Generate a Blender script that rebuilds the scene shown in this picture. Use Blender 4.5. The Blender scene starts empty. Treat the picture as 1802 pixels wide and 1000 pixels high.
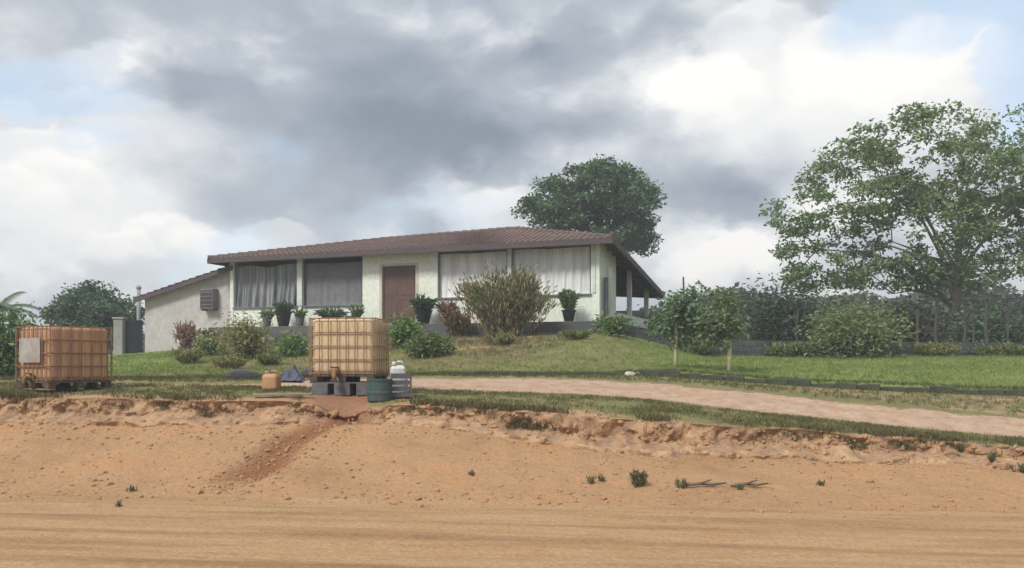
import bpy, math, random
import numpy as np
from mathutils import Vector, Matrix

# ------------------------------------------------------------------ camera, sky, sun, exposure
scene = bpy.context.scene
COL = scene.collection
rad = math.radians
EYE, FPX, HZ, CX = 1.8, 1560.0, 640.0, 901.0        # eye height, focal length in photo pixels, horizon row

cd = bpy.data.cameras.new('camera'); cam = bpy.data.objects.new('camera', cd); COL.objects.link(cam)
cam.location = (0, 0, EYE); cam.rotation_euler = (rad(90), 0, 0)
cd.sensor_width = 36; cd.lens = 36 * FPX / 1802; cd.shift_y = (HZ - 500) / 1802
cd.clip_start = 0.1; cd.clip_end = 9000
scene.camera = cam

SUN_EL, SUN_AZ = rad(47), rad(222)                  # azimuth clockwise from +Y: behind the camera, a little left
sun_dir = Vector((math.sin(SUN_AZ) * math.cos(SUN_EL), math.cos(SUN_AZ) * math.cos(SUN_EL), math.sin(SUN_EL)))
sd = bpy.data.lights.new('sun', 'SUN'); sd.energy = 1.5; sd.angle = rad(14); sd.color = (1, .95, .87)
sun = bpy.data.objects.new('sun', sd); COL.objects.link(sun)
sun.rotation_euler = (-sun_dir).to_track_quat('-Z', 'Y').to_euler(); sun.location = (0, 0, 50)

scene.view_settings.view_transform = 'Standard'; scene.view_settings.look = 'None'
EXPO = 1.2
scene.view_settings.exposure = EXPO; scene.view_settings.gamma = 1
scene.render.engine = 'CYCLES'


class NT:
    """small helper to write node trees"""
    def __init__(s, tree): s.t = tree; s.n = tree.nodes; s.l = tree.links
    def node(s, kind, **kw):
        n = s.n.new(kind)
        for k, v in kw.items(): setattr(n, k, v)
        return n
    def set(s, sock, v):
        if hasattr(v, 'is_output') or isinstance(v, bpy.types.NodeSocket): s.l.new(v, sock)
        else: sock.default_value = v
    def math(s, op, a, b=0.0, c=0.0, clamp=False):
        n = s.node('ShaderNodeMath', operation=op, use_clamp=clamp)
        for i, v in enumerate((a, b, c)): s.set(n.inputs[i], v)
        return n.outputs[0]
    def vmath(s, op, a, b=(0, 0, 0)):
        n = s.node('ShaderNodeVectorMath', operation=op)
        s.set(n.inputs[0], a); s.set(n.inputs[1], b)
        return n.outputs['Value'] if op in ('LENGTH', 'DOT_PRODUCT', 'DISTANCE') else n.outputs[0]
    def noise(s, vec, scale, detail=4, rough=.55, dist=0.0, color=False):
        n = s.node('ShaderNodeTexNoise'); n.inputs['Scale'].default_value = scale
        n.inputs['Detail'].default_value = detail; n.inputs['Roughness'].default_value = rough
        n.inputs['Distortion'].default_value = dist
        if vec is not None: s.l.new(vec, n.inputs['Vector'])
        return n.outputs['Color'] if color else n.outputs[0]
    def rng(s, v, a, b, c=0.0, d=1.0, smooth=True):
        n = s.node('ShaderNodeMapRange', interpolation_type='SMOOTHSTEP' if smooth else 'LINEAR')
        s.set(n.inputs[0], v)
        for i, q in enumerate((a, b, c, d)): s.set(n.inputs[i + 1], q)
        return n.outputs[0]
    def mix(s, f, a, b, mode='MIX'):
        n = s.node('ShaderNodeMix', data_type='RGBA', blend_type=mode)
        s.set(n.inputs[0], f)
        for i, v in ((6, a), (7, b)):
            if isinstance(v, tuple) and len(v) == 3: v = v + (1,)
            s.set(n.inputs[i], v)
        return n.outputs[2]
    def ramp(s, f, stops):
        n = s.node('ShaderNodeValToRGB'); e = n.color_ramp.elements
        while len(e) < len(stops): e.new(.5)
        for q, (p, c) in zip(e, stops): q.position = p; q.color = tuple(c) + (1,)
        s.set(n.inputs[0], f); return n.outputs[0]


world = bpy.data.worlds.new('World'); scene.world = world; world.use_nodes = True
world.cycles.sampling_method = 'MANUAL'; world.cycles.sample_map_resolution = 512
w = NT(world.node_tree); w.n.clear()
out = w.node('ShaderNodeOutputWorld'); bg = w.node('ShaderNodeBackground')
SKY_STRENGTH = 0.1
bg.inputs[1].default_value = SKY_STRENGTH
w.l.new(bg.outputs[0], out.inputs[0])
sky = w.node('ShaderNodeTexSky', sky_type='NISHITA'); sky.sun_disc = False
sky.sun_elevation = SUN_EL; sky.sun_rotation = SUN_AZ
tc = w.node('ShaderNodeTexCoord').outputs['Generated']


def sdir(px, py):
    return Vector(((px - CX) / FPX, 1, (HZ - py) / FPX)).normalized()


# warped direction for the big cloud masses, so that their edges billow
flat = w.vmath('MULTIPLY', tc, (1, 1, 1.7))
wn1 = w.vmath('SUBTRACT', w.noise(flat, 3.2, 3, .5, color=True), (.5, .5, .5))
wn2 = w.vmath('SUBTRACT', w.noise(flat, 11, 5, .6, color=True), (.5, .5, .5))
dw = w.vmath('ADD', tc, w.vmath('ADD', w.vmath('MULTIPLY', wn1, (.17, .17, .15)), w.vmath('MULTIPLY', wn2, (.08, .08, .075))))


dp = w.vmath('ADD', tc, w.vmath('ADD', w.vmath('MULTIPLY', wn1, (.05, .05, .04)), w.vmath('MULTIPLY', wn2, (.085, .085, .075))))


def blob(px, py, rx, ry, soft=1.0, hard=0.25):
    c = sdir(px, py); a, b = rx / FPX, ry / FPX
    q = w.vmath('MULTIPLY', w.vmath('SUBTRACT', dw, tuple(c)), (1 / a, .5 / max(a, b), 1 / b))
    return w.rng(w.vmath('LENGTH', q), hard, soft, 1, 0)


fb = w.noise(flat, 4.2, 7, .55, .3)
fb2 = w.noise(flat, 13, 6, .6, .2)
B = w.math('MULTIPLY_ADD', w.math('SUBTRACT', fb, .5), .80, .62)
B = w.math('MULTIPLY_ADD', w.math('SUBTRACT', fb2, .5), .20, B)
# rounded heaps of the cumulus, lit from above
def heaps(vec):
    v = w.node('ShaderNodeTexVoronoi', feature='F1'); v.inputs['Scale'].default_value = 8.0
    w.l.new(vec, v.inputs['Vector']); return v.outputs['Distance']
dh = w.vmath('MULTIPLY', w.vmath('ADD', tc, w.vmath('MULTIPLY', wn2, (.10, .10, .08))), (1, 1, 1.35))
puff = w.math('SUBTRACT', heaps(w.vmath('SUBTRACT', dh, (0, 0, .045))), heaps(dh))
puff = w.math('MULTIPLY', puff, w.math('ADD', .06, w.rng(B, .50, .80, 0, 1)))
B = w.math('MULTIPLY_ADD', puff, 1.15, B)
B = w.math('MULTIPLY_ADD', w.math('MULTIPLY', w.math('SUBTRACT', w.noise(dh, 9, 5, .6, .4), .5), w.rng(B, .5, .85, 0, 1)), .7, B)
for (px, py, rx, ry, wt, soft, hard) in (
        (740, 170, 660, 280, -.38, 1.15, .1),      # the broad grey storm cloud
        (790, 290, 330, 140, -.20, 1.1, .1),       # its darkest belly
        (1270, 330, 190, 80, -.30, 1.1, .1),
        (1440, 150, 400, 160, .48, 1.05, .15),     # white sunlit cloud on the right
        (1190, 160, 150, 110, .22, 1.1, .1),
        (1310, 460, 230, 75, .5, 1.1, .1),         # white under the storm cloud
        (80, 300, 260, 170, .36, 1.1, .1),         # cumulus on the left
        (300, 440, 300, 85, .34, 1.1, .1),
        (850, 375, 180, 55, .38, 1.1, .1),
        (330, 130, 240, 60, .10, 1.1, .1)):
    B = w.math('MULTIPLY_ADD', blob(px, py, rx, ry, soft, hard), wt, B)
k = 1 / (SKY_STRENGTH * 2 ** EXPO)
# single heaps of cumulus: crisp bright tops, grey bases
for (px, py, rx, ry, wt) in ((20, 205, 62, 42, .34), (65, 275, 85, 52, .34), (115, 325, 80, 50, .30), (15, 350, 75, 50, .30), (200, 145, 100, 46, .26), (100, 168, 55, 26, .2),
                             (255, 235, 115, 62, .20), (290, 425, 76, 46, .36), (215, 445, 60, 34, .26), (385, 445, 85, 36, .26), (480, 425, 90, 36, .2),
                             (1650, 125, 125, 85, .40), (1450, 100, 85, 62, .34), (1240, 175, 95, 82, .28), (1330, 55, 95, 50, .26), (1310, 455, 95, 48, .36), (1215, 470, 60, 30, .24), (905, 365, 85, 36, .26)):
    c = sdir(px, py); a, b = rx / FPX, ry / FPX
    q = w.vmath('MULTIPLY', w.vmath('SUBTRACT', dp, tuple(c)), (1 / a, .5 / a, 1 / b))
    sx = w.node('ShaderNodeSeparateXYZ'); w.l.new(q, sx.inputs[0])
    m_ = w.math('MULTIPLY', w.rng(w.vmath('LENGTH', q), .72, 1.05, 1, 0), w.math('MULTIPLY_ADD', sx.outputs[2], .62, .42))
    B = w.math('MULTIPLY_ADD', m_, wt, B)
B = w.math('MULTIPLY', B, .80)
cloud = w.ramp(B, ((0.0, (.27, .315, .385)), (.144, (.35, .40, .475)), (.345, (.49, .54, .605)), (.52, (.70, .735, .78)), (.70, (.90, .91, .92)), (.95, (1.08, 1.06, 1.03))))
cloud = w.vmath('MULTIPLY', cloud, (k, k, k))
# gaps of blue
gap = w.rng(w.noise(flat, 2.6, 6, .55, .2), .60, .72)
gap = w.math('MULTIPLY', gap, .55)
for (px, py, rx, ry, wt, hd) in ((1720, -15, 235, 72, .85, .75), (1815, 110, 68, 130, .75, .75), (60, 130, 170, 45, .75, .4), (470, 290, 75, 40, .45, .1), (780, 375, 140, 42, .4, .1), (150, 215, 60, 28, .5, .2), (640, 385, 120, 40, .35, .1)):
    gap = w.math('MAXIMUM', gap, w.math('MULTIPLY', blob(px, py, rx, ry, 1.05, hd), wt))
for (px, py, rx, ry) in ((740, 170, 640, 230), (1440, 150, 300, 130)):
    gap = w.math('MULTIPLY', gap, w.math('SUBTRACT', 1.0, w.math('MULTIPLY', blob(px, py, rx, ry, 1.1, .3), .75)))
blue = w.mix(.75, w.vmath('MULTIPLY', sky.outputs[0], (1.6, 1.6, 1.6)), (.58 * k, .69 * k, .80 * k))
final = w.mix(gap, cloud, blue)
w.l.new(final, bg.inputs[0])

# ------------------------------------------------------------------ helpers
RNG = np.random.default_rng(7)
random.seed(7)


def X(px, Y): return (px - CX) / FPX * Y
def Z(py, Y): return EYE + (HZ - py) / FPX * Y


def hash2(ix, iy, seed):
    n = (ix * 374761393 + iy * 668265263 + seed * 974711) & 0x7fffffff
    n = ((n ^ (n >> 13)) * 1274126177) & 0x7fffffff
    return ((n ^ (n >> 16)) & 0xffff) / 65535.0


def vnoise(x, y, seed=0):
    x = np.asarray(x, float); y = np.asarray(y, float)
    ix = np.floor(x).astype(np.int64); iy = np.floor(y).astype(np.int64)
    fx = x - ix; fy = y - iy
    fx = fx * fx * (3 - 2 * fx); fy = fy * fy * (3 - 2 * fy)
    a = hash2(ix, iy, seed); b = hash2(ix + 1, iy, seed); c = hash2(ix, iy + 1, seed); d = hash2(ix + 1, iy + 1, seed)
    return (a + (b - a) * fx) * (1 - fy) + (c + (d - c) * fx) * fy


def fbm(x, y, seed=0, oct=4):
    s = 0; a = .5; t = 0
    for o in range(oct):
        s = s + a * vnoise(np.asarray(x) * 2 ** o, np.asarray(y) * 2 ** o, seed + o * 17); t += a; a *= .5
    return s / t - .5


def sstep(a, b, x):
    t = np.clip((np.asarray(x, float) - a) / (b - a), 0, 1); return t * t * (3 - 2 * t)


def tag(o, label=None, cat=None, group=None, kind=None):
    for kk, v in (('label', label), ('category', cat), ('group', group), ('kind', kind)):
        if v: o[kk] = v
    return o


def thing(name, label, cat, loc=(0, 0, 0), rz=0, group=None):
    o = bpy.data.objects.new(name, None); COL.objects.link(o); o.empty_display_size = .2
    o.location = loc; o.rotation_euler = (0, 0, rz)
    return tag(o, label, cat, group)


class MB:
    """collects geometry; build() links it as ONE mesh object"""
    def __init__(s): s.v = []; s.f = []; s.c = None
    def add(s, vs, fs):
        o = len(s.v); s.v += [tuple(v) for v in vs]; s.f += [tuple(i + o for i in f) for f in fs]; return s
    def box(s, a, b, rot=None, at=(0, 0, 0)):
        (x0, y0, z0), (x1, y1, z1) = a, b
        vs = [Vector(p) for p in ((x0, y0, z0), (x1, y0, z0), (x1, y1, z0), (x0, y1, z0), (x0, y0, z1), (x1, y0, z1), (x1, y1, z1), (x0, y1, z1))]
        if rot is not None: vs = [rot @ p for p in vs]
        vs = [p + Vector(at) for p in vs]
        return s.add(vs, ((0, 3, 2, 1), (4, 5, 6, 7), (0, 1, 5, 4), (1, 2, 6, 5), (2, 3, 7, 6), (3, 0, 4, 7)))
    def tube(s, pts, radii, n=6, cap=True):
        pts = [Vector(p) for p in pts]; o = len(s.v)
        if not hasattr(radii, '__len__'): radii = [radii] * len(pts)
        ref = Vector((.31, .17, .93)).normalized()
        for i, p in enumerate(pts):
            d = (pts[min(i + 1, len(pts) - 1)] - pts[max(i - 1, 0)]).normalized()
            r = ref if abs(d.dot(ref)) < .95 else Vector((1, 0, 0))
            a = d.cross(r).normalized(); b = d.cross(a)
            for q in range(n):
                t = 2 * math.pi * q / n
                s.v.append(tuple(p + (a * math.cos(t) + b * math.sin(t)) * radii[i]))
        for i in range(len(pts) - 1):
            for q in range(n):
                s.f.append((o + i * n + q, o + i * n + (q + 1) % n, o + (i + 1) * n + (q + 1) % n, o + (i + 1) * n + q))
        if cap:
            s.f.append(tuple(o + q for q in range(n))[::-1]); e = o + (len(pts) - 1) * n; s.f.append(tuple(e + q for q in range(n)))
        return s
    def lathe(s, prof, n=20, at=(0, 0, 0), sx=1, sy=1):
        o = len(s.v)
        for (r, z) in prof:
            for q in range(n):
                t = 2 * math.pi * q / n; s.v.append((at[0] + r * math.cos(t) * sx, at[1] + r * math.sin(t) * sy, at[2] + z))
        for i in range(len(prof) - 1):
            for q in range(n):
                s.f.append((o + i * n + q, o + i * n + (q + 1) % n, o + (i + 1) * n + (q + 1) % n, o + (i + 1) * n + q))
        s.f.append(tuple(o + q for q in range(n))[::-1]); e = o + (len(prof) - 1) * n; s.f.append(tuple(e + q for q in range(n)))
        return s
    def build(s, name, m, parent=None, smooth=False, bevel=0):
        me = bpy.data.meshes.new(name); me.from_pydata(s.v, [], s.f); me.materials.append(m); me.validate()
        if smooth: me.polygons.foreach_set('use_smooth', [True] * len(me.polygons))
        o = bpy.data.objects.new(name, me); COL.objects.link(o); o.parent = parent
        if bevel:
            b = o.modifiers.new('bevel', 'BEVEL'); b.width = bevel; b.segments = 2; b.limit_method = 'ANGLE'; b.angle_limit = rad(40)
        return o


def mat(name, base, rough=.7, var=.25, scale=3.0, base2=None, metal=0, bump=.0, bscale=20, stretch=(1, 1, 1), spec=.3, dirt=None):
    """painted / worn surface: two tones, grain and relief"""
    m = bpy.data.materials.new(name); m.use_nodes = True; t = NT(m.node_tree); p = t.n['Principled BSDF']
    co = t.vmath('MULTIPLY', t.node('ShaderNodeTexCoord').outputs['Object'], stretch)
    b2 = base2 or tuple(c * (1 - var) for c in base)
    col = t.mix(t.rng(t.noise(co, scale, 6, .6), .35, .65), base, b2)
    fine = t.noise(co, scale * 9, 4, .6)
    col = t.mix(1.0, col, t.ramp(fine, ((.25, (.78, .78, .78)), (.75, (1.12, 1.12, 1.12)))), 'MULTIPLY')
    if dirt:
        col = t.mix(t.math('MULTIPLY', t.rng(t.noise(co, scale * .6, 7, .7), .48, .72), .75), col, dirt)
    t.l.new(col, p.inputs['Base Color'])
    p.inputs['Roughness'].default_value = rough; p.inputs['Metallic'].default_value = metal
    p.inputs['Specular IOR Level'].default_value = spec
    if bump:
        bn = t.node('ShaderNodeBump'); bn.inputs['Strength'].default_value = bump; bn.inputs['Distance'].default_value = .02
        t.l.new(t.noise(co, bscale, 6, .6), bn.inputs['Height']); t.l.new(bn.outputs[0], p.inputs['Normal'])
    return m


def leafmat(name='leaf'):
    m = bpy.data.materials.new(name); m.use_nodes = True; t = NT(m.node_tree); p = t.n['Principled BSDF']
    at = t.node('ShaderNodeAttribute', attribute_name='tint').outputs['Color']
    t.l.new(at, p.inputs['Base Color']); p.inputs['Roughness'].default_value = .55; p.inputs['Specular IOR Level'].default_value = .25
    tr = t.node('ShaderNodeBsdfTranslucent'); t.l.new(t.mix(1.0, at, (1.25, 1.3, .7), 'MULTIPLY'), tr.inputs[0])
    mx = t.node('ShaderNodeMixShader'); mx.inputs[0].default_value = .28
    t.l.new(p.outputs[0], mx.inputs[1]); t.l.new(tr.outputs[0], mx.inputs[2])
    t.l.new(mx.outputs[0], t.n['Material Output'].inputs[0]); return m


M = {}
M['leaf'] = leafmat()


def leaves(name, pos, size, cols, parent=None, aspect=.45, up=.5, aim=None, var=.3, bend=.18, mtl=None):
    """many leaf blades: pos (n,3); aim: preferred direction of each blade (n,3) or None; cols: list of base colours"""
    n = len(pos); pos = np.asarray(pos, float)
    d = RNG.normal(size=(n, 3)); d[:, 2] *= .6
    if aim is not None: d = d * .45 + aim
    d /= np.linalg.norm(d, axis=1)[:, None] + 1e-9
    nn = RNG.normal(size=(n, 3)); nn[:, 2] += up * 2.2
    s = np.cross(d, nn); s /= np.linalg.norm(s, axis=1)[:, None] + 1e-9
    nn = np.cross(s, d)
    L = size * RNG.uniform(.6, 1.3, n)[:, None]; W = L * aspect * .5
    v = np.empty((n, 4, 3))
    v[:, 0] = pos; v[:, 1] = pos + d * L * .5 + s * W + nn * L * bend * .5; v[:, 2] = pos + d * L - nn * L * bend; v[:, 3] = pos + d * L * .5 - s * W + nn * L * bend * .5
    me = bpy.data.meshes.new(name)
    me.vertices.add(4 * n); me.vertices.foreach_set('co', v.reshape(-1))
    me.loops.add(6 * n); me.polygons.add(2 * n)
    idx = (np.arange(n)[:, None] * 4 + np.array([0, 1, 2, 0, 2, 3])[None]).reshape(-1)
    me.loops.foreach_set('vertex_index', idx); me.polygons.foreach_set('loop_start', np.arange(2 * n) * 3)
    try: me.polygons.foreach_set('loop_total', np.full(2 * n, 3))
    except Exception: pass
    cols = np.asarray(cols, float); c = cols[RNG.integers(0, len(cols), n)] * RNG.uniform(1 - var, 1 + var, (n, 1))
    cc = np.ones((n, 4, 4)); cc[:, :, :3] = c[:, None]
    a = me.attributes.new('tint', 'FLOAT_COLOR', 'POINT'); a.data.foreach_set('color', cc.reshape(-1))
    me.update(calc_edges=True); me.materials.append(mtl or M['leaf'])
    o = bpy.data.objects.new(name, me); COL.objects.link(o); o.parent = parent
    return o


# ------------------------------------------------------------------ the lie of the land
TH = rad(20); HC, HS = math.cos(TH), math.sin(TH)
HX, HY, HF = 3.06, 31.0, 3.29                          # the house's near right corner and floor level


def to_house(x, y): return (x - HX) * HC - (y - HY) * HS, (x - HX) * HS + (y - HY) * HC
def from_house(a, b): return HX + a * HC + b * HS, HY - a * HS + b * HC
def front_x(px, d=0.0):                               # place along the front wall (house x) that a photo column meets
    t = (px - CX) / FPX; ox, oy = from_house(0, d)
    return (oy * t - ox) / (HC + HS * t)


def cv(*pts):
    xs, ys = zip(*pts)
    def f(x):
        x = np.asarray(x, float)
        return sum(np.interp(x + o, xs, ys) for o in (-.8, -.4, 0, .4, .8)) / 5
    return f


toe_y = lambda x: 11.3 - .1 * np.clip(x, -14, 14) + .25 * fbm(np.asarray(x) * .5, 3.3, 5)
crest_y0 = cv((-14, 15.5), (-9, 15.4), (-4, 15.45), (-2.9, 15.6), (-1.5, 15.0), (2, 14.7), (5.5, 14.0), (8, 13.5), (14, 12.3))
crest_y = lambda x: crest_y0(x) + .35 * fbm(np.asarray(x) * .9, 9.1, 8, 4)
crest_z = cv((-14, 1.22), (-9, 1.21), (-4, 1.15), (-1.5, 1.09), (2, .88), (5.5, .68), (8, .5), (12, .36), (20, .15))
lip_z = cv((-14, .8), (-9, .79), (-4, .77), (-1.2, .78), (-.5, .6), (.9, .42), (3.6, .28), (6, .29), (8, .2), (12, .15), (20, .05))
dl_y = cv((-14, 18.0), (-10, 18.0), (-6, 17.8), (-2.6, 17.4), (0, 17.2), (2.2, 17.0), (4.1, 16.0), (5.9, 15.3), (7.4, 14.6), (8.2, 14.2), (12, 13.2), (16, 12.7))
dl_z = cv((-14, 1.4), (-10, 1.4), (-6, 1.35), (-2, 1.3), (0, 1.227), (2.2, 1.146), (4.1, .93), (5.9, .77), (7.4, .64), (8.2, .58), (12, .4), (20, .2))
du_y = cv((-14, 18.5), (-10, 18.5), (-6, 18.4), (-4, 19), (-2.3, 20), (0, 20), (2.5, 19.8), (4.2, 18.8), (6.6, 17.3), (9.2, 15.9), (14, 14.3), (20, 13.8))
du_z = cv((-14, 1.43), (-10, 1.43), (-6, 1.39), (-4, 1.46), (-2.3, 1.52), (0, 1.49), (2.5, 1.445), (4.2, 1.32), (6.6, 1.08), (9.2, .83), (14, .5), (20, .3))
kb_y = cv((-14, 19.4), (-8, 19.4), (-5, 19.6), (-2.3, 20.4), (0, 20.6), (3.3, 20.8), (5.2, 20.4), (7.5, 19.5), (10.7, 18.5), (16, 17.2), (30, 16))
kb_z = cv((-14, 1.47), (-8, 1.47), (-5, 1.5), (-2.3, 1.54), (0, 1.55), (3.3, 1.53), (5.2, 1.38), (7.5, 1.24), (10.7, 1.12), (16, 1.0), (30, .9))


def path_x(y): return -3.0 - (15.4 - y) * .36 + .10 * np.sin(np.asarray(y) * 2.1)


def lawn_z(x, y):
    x = np.asarray(x, float); y = np.asarray(y, float)
    k0, z0 = kb_y(x), kb_z(x)
    t = np.clip((y - k0) / (30 - k0), 0, None)
    step = .11 * sstep(0, .12, y - k0) * sstep(2.0, 4.0, x)
    base = z0 + step + (2.0 - z0 - .06) * np.clip(t, 0, 1) ** .9
    base = base + np.clip(y - 30, 0, 8) * .03
    left = sstep(-6, -12, x) * sstep(26, 20, y)
    base = base - left * .06
    a, b = to_house(x, y)
    dx = np.maximum(np.maximum(-19.8 - a, a - .4), 0); dyf = np.maximum(-1.35 - b, 0); dyb = np.maximum(b - 9.5, 0)
    d = np.sqrt((dx / np.where(a > 0, 3.6, 4.5)) ** 2 + (dyf / 9.0) ** 2 + (dyb / 12) ** 2)
    wgt = 1 - sstep(0, 1, d) * .6 - .4 * np.clip(d, 0, 1)
    target = np.interp(a, (-20, -16.5, -15.2, -8, 2), (1.9, 1.95, 2.35, 2.72, 2.8))
    z = base + np.maximum(target - base, 0) * wgt
    z = z + .10 * fbm(x * .35, y * .35, 11) * sstep(0, 3, y - k0) + .05 * fbm(x * 1.5, y * 1.5, 12)
    return z


# grid of the land: columns by x, rows follow the toe, the cut, the crest, the driveway and the kerb
core = np.arange(-11.5, 11.5001, .075)
grow = [11.5]
stp = .1
while grow[-1] < 3500: grow.append(grow[-1] + stp); stp *= 1.10
grow = np.array(grow[1:]); cols = np.concatenate([-grow[::-1], core, grow]); NC = len(cols)
xx = cols[None, :]
Yt, Yc, Yl, Yu, Yk = toe_y(cols), crest_y(cols), dl_y(cols), du_y(cols), kb_y(cols)
Yb = Yc - .30 - .30 * vnoise(cols * 1.3, 0.5, 31) - .12 * vnoise(cols * 5, .7, 32)
Yl = np.maximum(Yl, Yc + .35); Yu = np.maximum(Yu, Yl + .35); Yk = np.maximum(Yk, Yu + .3)
zc, zb = crest_z(cols), lip_z(cols)
zc = zc + .10 * fbm(cols * 1.1, 2.2, 21) ; zb = zb + .16 * fbm(cols * .8, 4.2, 22)
zb = np.minimum(zb, zc - .08)
rows_y, rows_z, band, rows_m = [], [], [], []


def rut(x, y):
    q = np.asarray(y) + .13 * np.asarray(x)
    return .05 * (vnoise(q * 2.3, x * .04, 41) - .5) + .035 * (vnoise(q * 5.5, x * .09, 42) - .5) + .012 * fbm(x * 2.2, y * 2.2, 43)


def emit(y, z, b, m): rows_y.append(y + 0 * cols); rows_z.append(z + 0 * cols); band.append(b); rows_m.append(m)


def mk(r, g, b, a): return np.stack([np.clip(q + 0 * cols, 0, 1) for q in (r, g, b, a)], -1)


for y in (-3500, -800, -200, -60, -20, -8, -2, 1, 3): emit(np.full(NC, float(y)), 0 * cols, 'road', mk(0, 0, 0, 0))
for t in np.linspace(0, 1, 75):
    y = 4.5 + (Yt - 4.5) * t
    emit(y, rut(cols, y) * sstep(1, .93, t), 'road', mk(0, 0, 0, .0))
for t in np.linspace(0, 1, 58)[1:]:
    y = Yt + (Yb - Yt) * t
    z = zb * (t ** 1.15) + math.sin(math.pi * t) * (.16 * fbm(cols * .7, y * .9, 51) + .05 * fbm(cols * 3.5, y * 3.5, 52)) + .035 * fbm(cols * 9, y * 9, 53, 3)
    g = np.exp(-((cols - path_x(y) + .12 * fbm(cols * 3, y * 3, 54)) / .33) ** 4)
    z = z - .10 * g * (t > .25)
    emit(y, z, 'bank', mk(0, g * sstep(.12, .4, t) * (1.0 + .5 * fbm(cols * 2.5, y * 2.5, 55)), 0, .55 * sstep(0, .12, t)))
for t in np.linspace(0, 1, 26)[1:]:
    e_ = math.sin(math.pi * t) ** .7
    s_ = t + .30 * (vnoise(cols * 2.3, t * 2, 61) - .5) * e_ + .16 * (vnoise(cols * 7, t * 4, 64) - .5) * e_
    face = sstep(.12, .42, t) * .75 + .25 * t                       # steps back quickly at the foot, hangs over at the lip
    y = Yb + (Yc - Yb) * face - (.20 * (vnoise(cols * 3.3, t * 2.2, 62) - .5) + .14 * (vnoise(cols * 8, t * 4, 63) - .5) + .10 * (vnoise(cols * 15, t * 7, 65) - .5)) * e_
    y = y + (.22 * vnoise(cols * .8, 6.1, 66) * vnoise(cols * 3.1, 7.1, 67)) * e_ * sstep(.3, .8, t)
    g = np.exp(-((cols - path_x(Yc)) / .42) ** 2)
    z = zb + (zc - zb) * np.clip(s_, 0, 1) + .05 * (vnoise(cols * 12, t * 5, 68) - .5) * e_ - (.12 + .12 * t) * g
    emit(y, z, 'bank', mk(0, g, 0, 1.0))
for t in np.linspace(0, 1, 34)[1:]:
    y = Yc + (Yl - Yc) * t ** 1.3
    g = np.exp(-((cols - path_x(Yc)) / .48) ** 2)
    z = zc + (dl_z(cols) - zc) * t - .24 * g * math.exp(-t * 5) + .07 * fbm(cols * 1.4, y * 1.4, 71) * math.sin(math.pi * t) + .02 * fbm(cols * 6, y * 6, 72)
    bare = sstep(.42, .05, t + .35 * fbm(cols * .9, 1.5, 73)) * (sstep(-3.0, -4.5, cols) * .8 + sstep(-2.2, -1.6, cols) * sstep(1.6, .4, cols) + .35)
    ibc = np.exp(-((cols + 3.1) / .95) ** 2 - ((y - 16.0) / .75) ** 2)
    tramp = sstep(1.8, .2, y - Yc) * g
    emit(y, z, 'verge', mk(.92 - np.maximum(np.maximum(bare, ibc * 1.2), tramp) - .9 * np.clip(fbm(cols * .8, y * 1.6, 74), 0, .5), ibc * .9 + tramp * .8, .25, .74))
for t in np.linspace(0, 1, 30)[1:]:
    y = Yl + (Yu - Yl) * t
    z = dl_z(cols) + (du_z(cols) - dl_z(cols)) * t - .04 * (math.exp(-((t - .28) / .12) ** 2) + math.exp(-((t - .74) / .12) ** 2)) + .03 * fbm(cols * 1.8, y * 1.8, 81)
    edge_n = .55 * fbm(cols * 1.6, y * 1.6, 86) + .3 * fbm(cols * .5, 3.1, 87)
    cen = .6 * math.exp(-((t - .52) / .12) ** 2) * (fbm(cols * .7, 7.7, 83) + .45)
    emit(y, z, 'drive', mk(cen * sstep(-4, 2, cols) + .5 * sstep(-4.5, -6, cols) + sstep(.72, 1, t + edge_n * .35) * .7 + sstep(.26, 0, t + edge_n * .3) * .65, 0, 1, .74))
for t in np.linspace(0, 1, 12)[1:]:
    y = Yu + (Yk - Yu) * t
    z = du_z(cols) + (kb_z(cols) - du_z(cols)) * t + .03 * fbm(cols * 2, y * 2, 84)
    emit(y, z, 'verge', mk(.56 + .3 * fbm(cols * 1.2, y * 1.2, 85), 0, .6, .75))


def lawn_mask(x, y):
    a, b = to_house(x, y)
    mound = sstep(9.5, 5.5, -b) * sstep(1.8, -1.5, a) * sstep(-14.5, -9, a)
    dry = .22 * np.clip(.6 + 2.2 * fbm(x * .3, y * .6, 94), 0, 1) * sstep(3, 5, x) + np.clip(np.maximum(mound * .9, sstep(4.6, 2.6, x) * sstep(-10.5, -8, x) * .72) + .9 * fbm(x * .5, y * .5, 91) * sstep(5, 3, x), 0, 1)
    bare = np.clip(mound * sstep(.02, .25, fbm(x * .45, y * .8, 92)), 0, 1) * .75
    bare = np.maximum(bare, np.exp(-((x + 14.2) / 2.2) ** 2 - ((y - 34) / 3.5) ** 2))     # worn ground by the gate
    return mk(1 - bare, 0, .25 * bare, dry)


for y0 in np.concatenate([[.04, .08, .12, .17, .25, .4], np.linspace(.6, 1, 1)]):
    y = Yk + y0
    m = lawn_mask(cols, y); emit(y, lawn_z(cols, y), 'lawn', m)
y1 = Yk + .6
for t in np.linspace(0, 1, 92)[1:]:
    y = y1 + (40 - y1) * t
    emit(y, lawn_z(cols, y), 'lawn', lawn_mask(cols, y))
for y in (41, 43, 46, 50, 56, 64, 76, 95, 130, 200, 350, 700, 1500, 3500):
    emit(np.full(NC, float(y)), lawn_z(cols, np.full(NC, 40.0)) * max(0, 1 - (y - 40) / 160) + min(1, (y - 40) / 160) * 1.2, 'lawn', mk(1, 0, 0, .5))
GY, GZ, GM = np.array(rows_y), np.array(rows_z), np.array(rows_m)
NR = len(GY)


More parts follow.
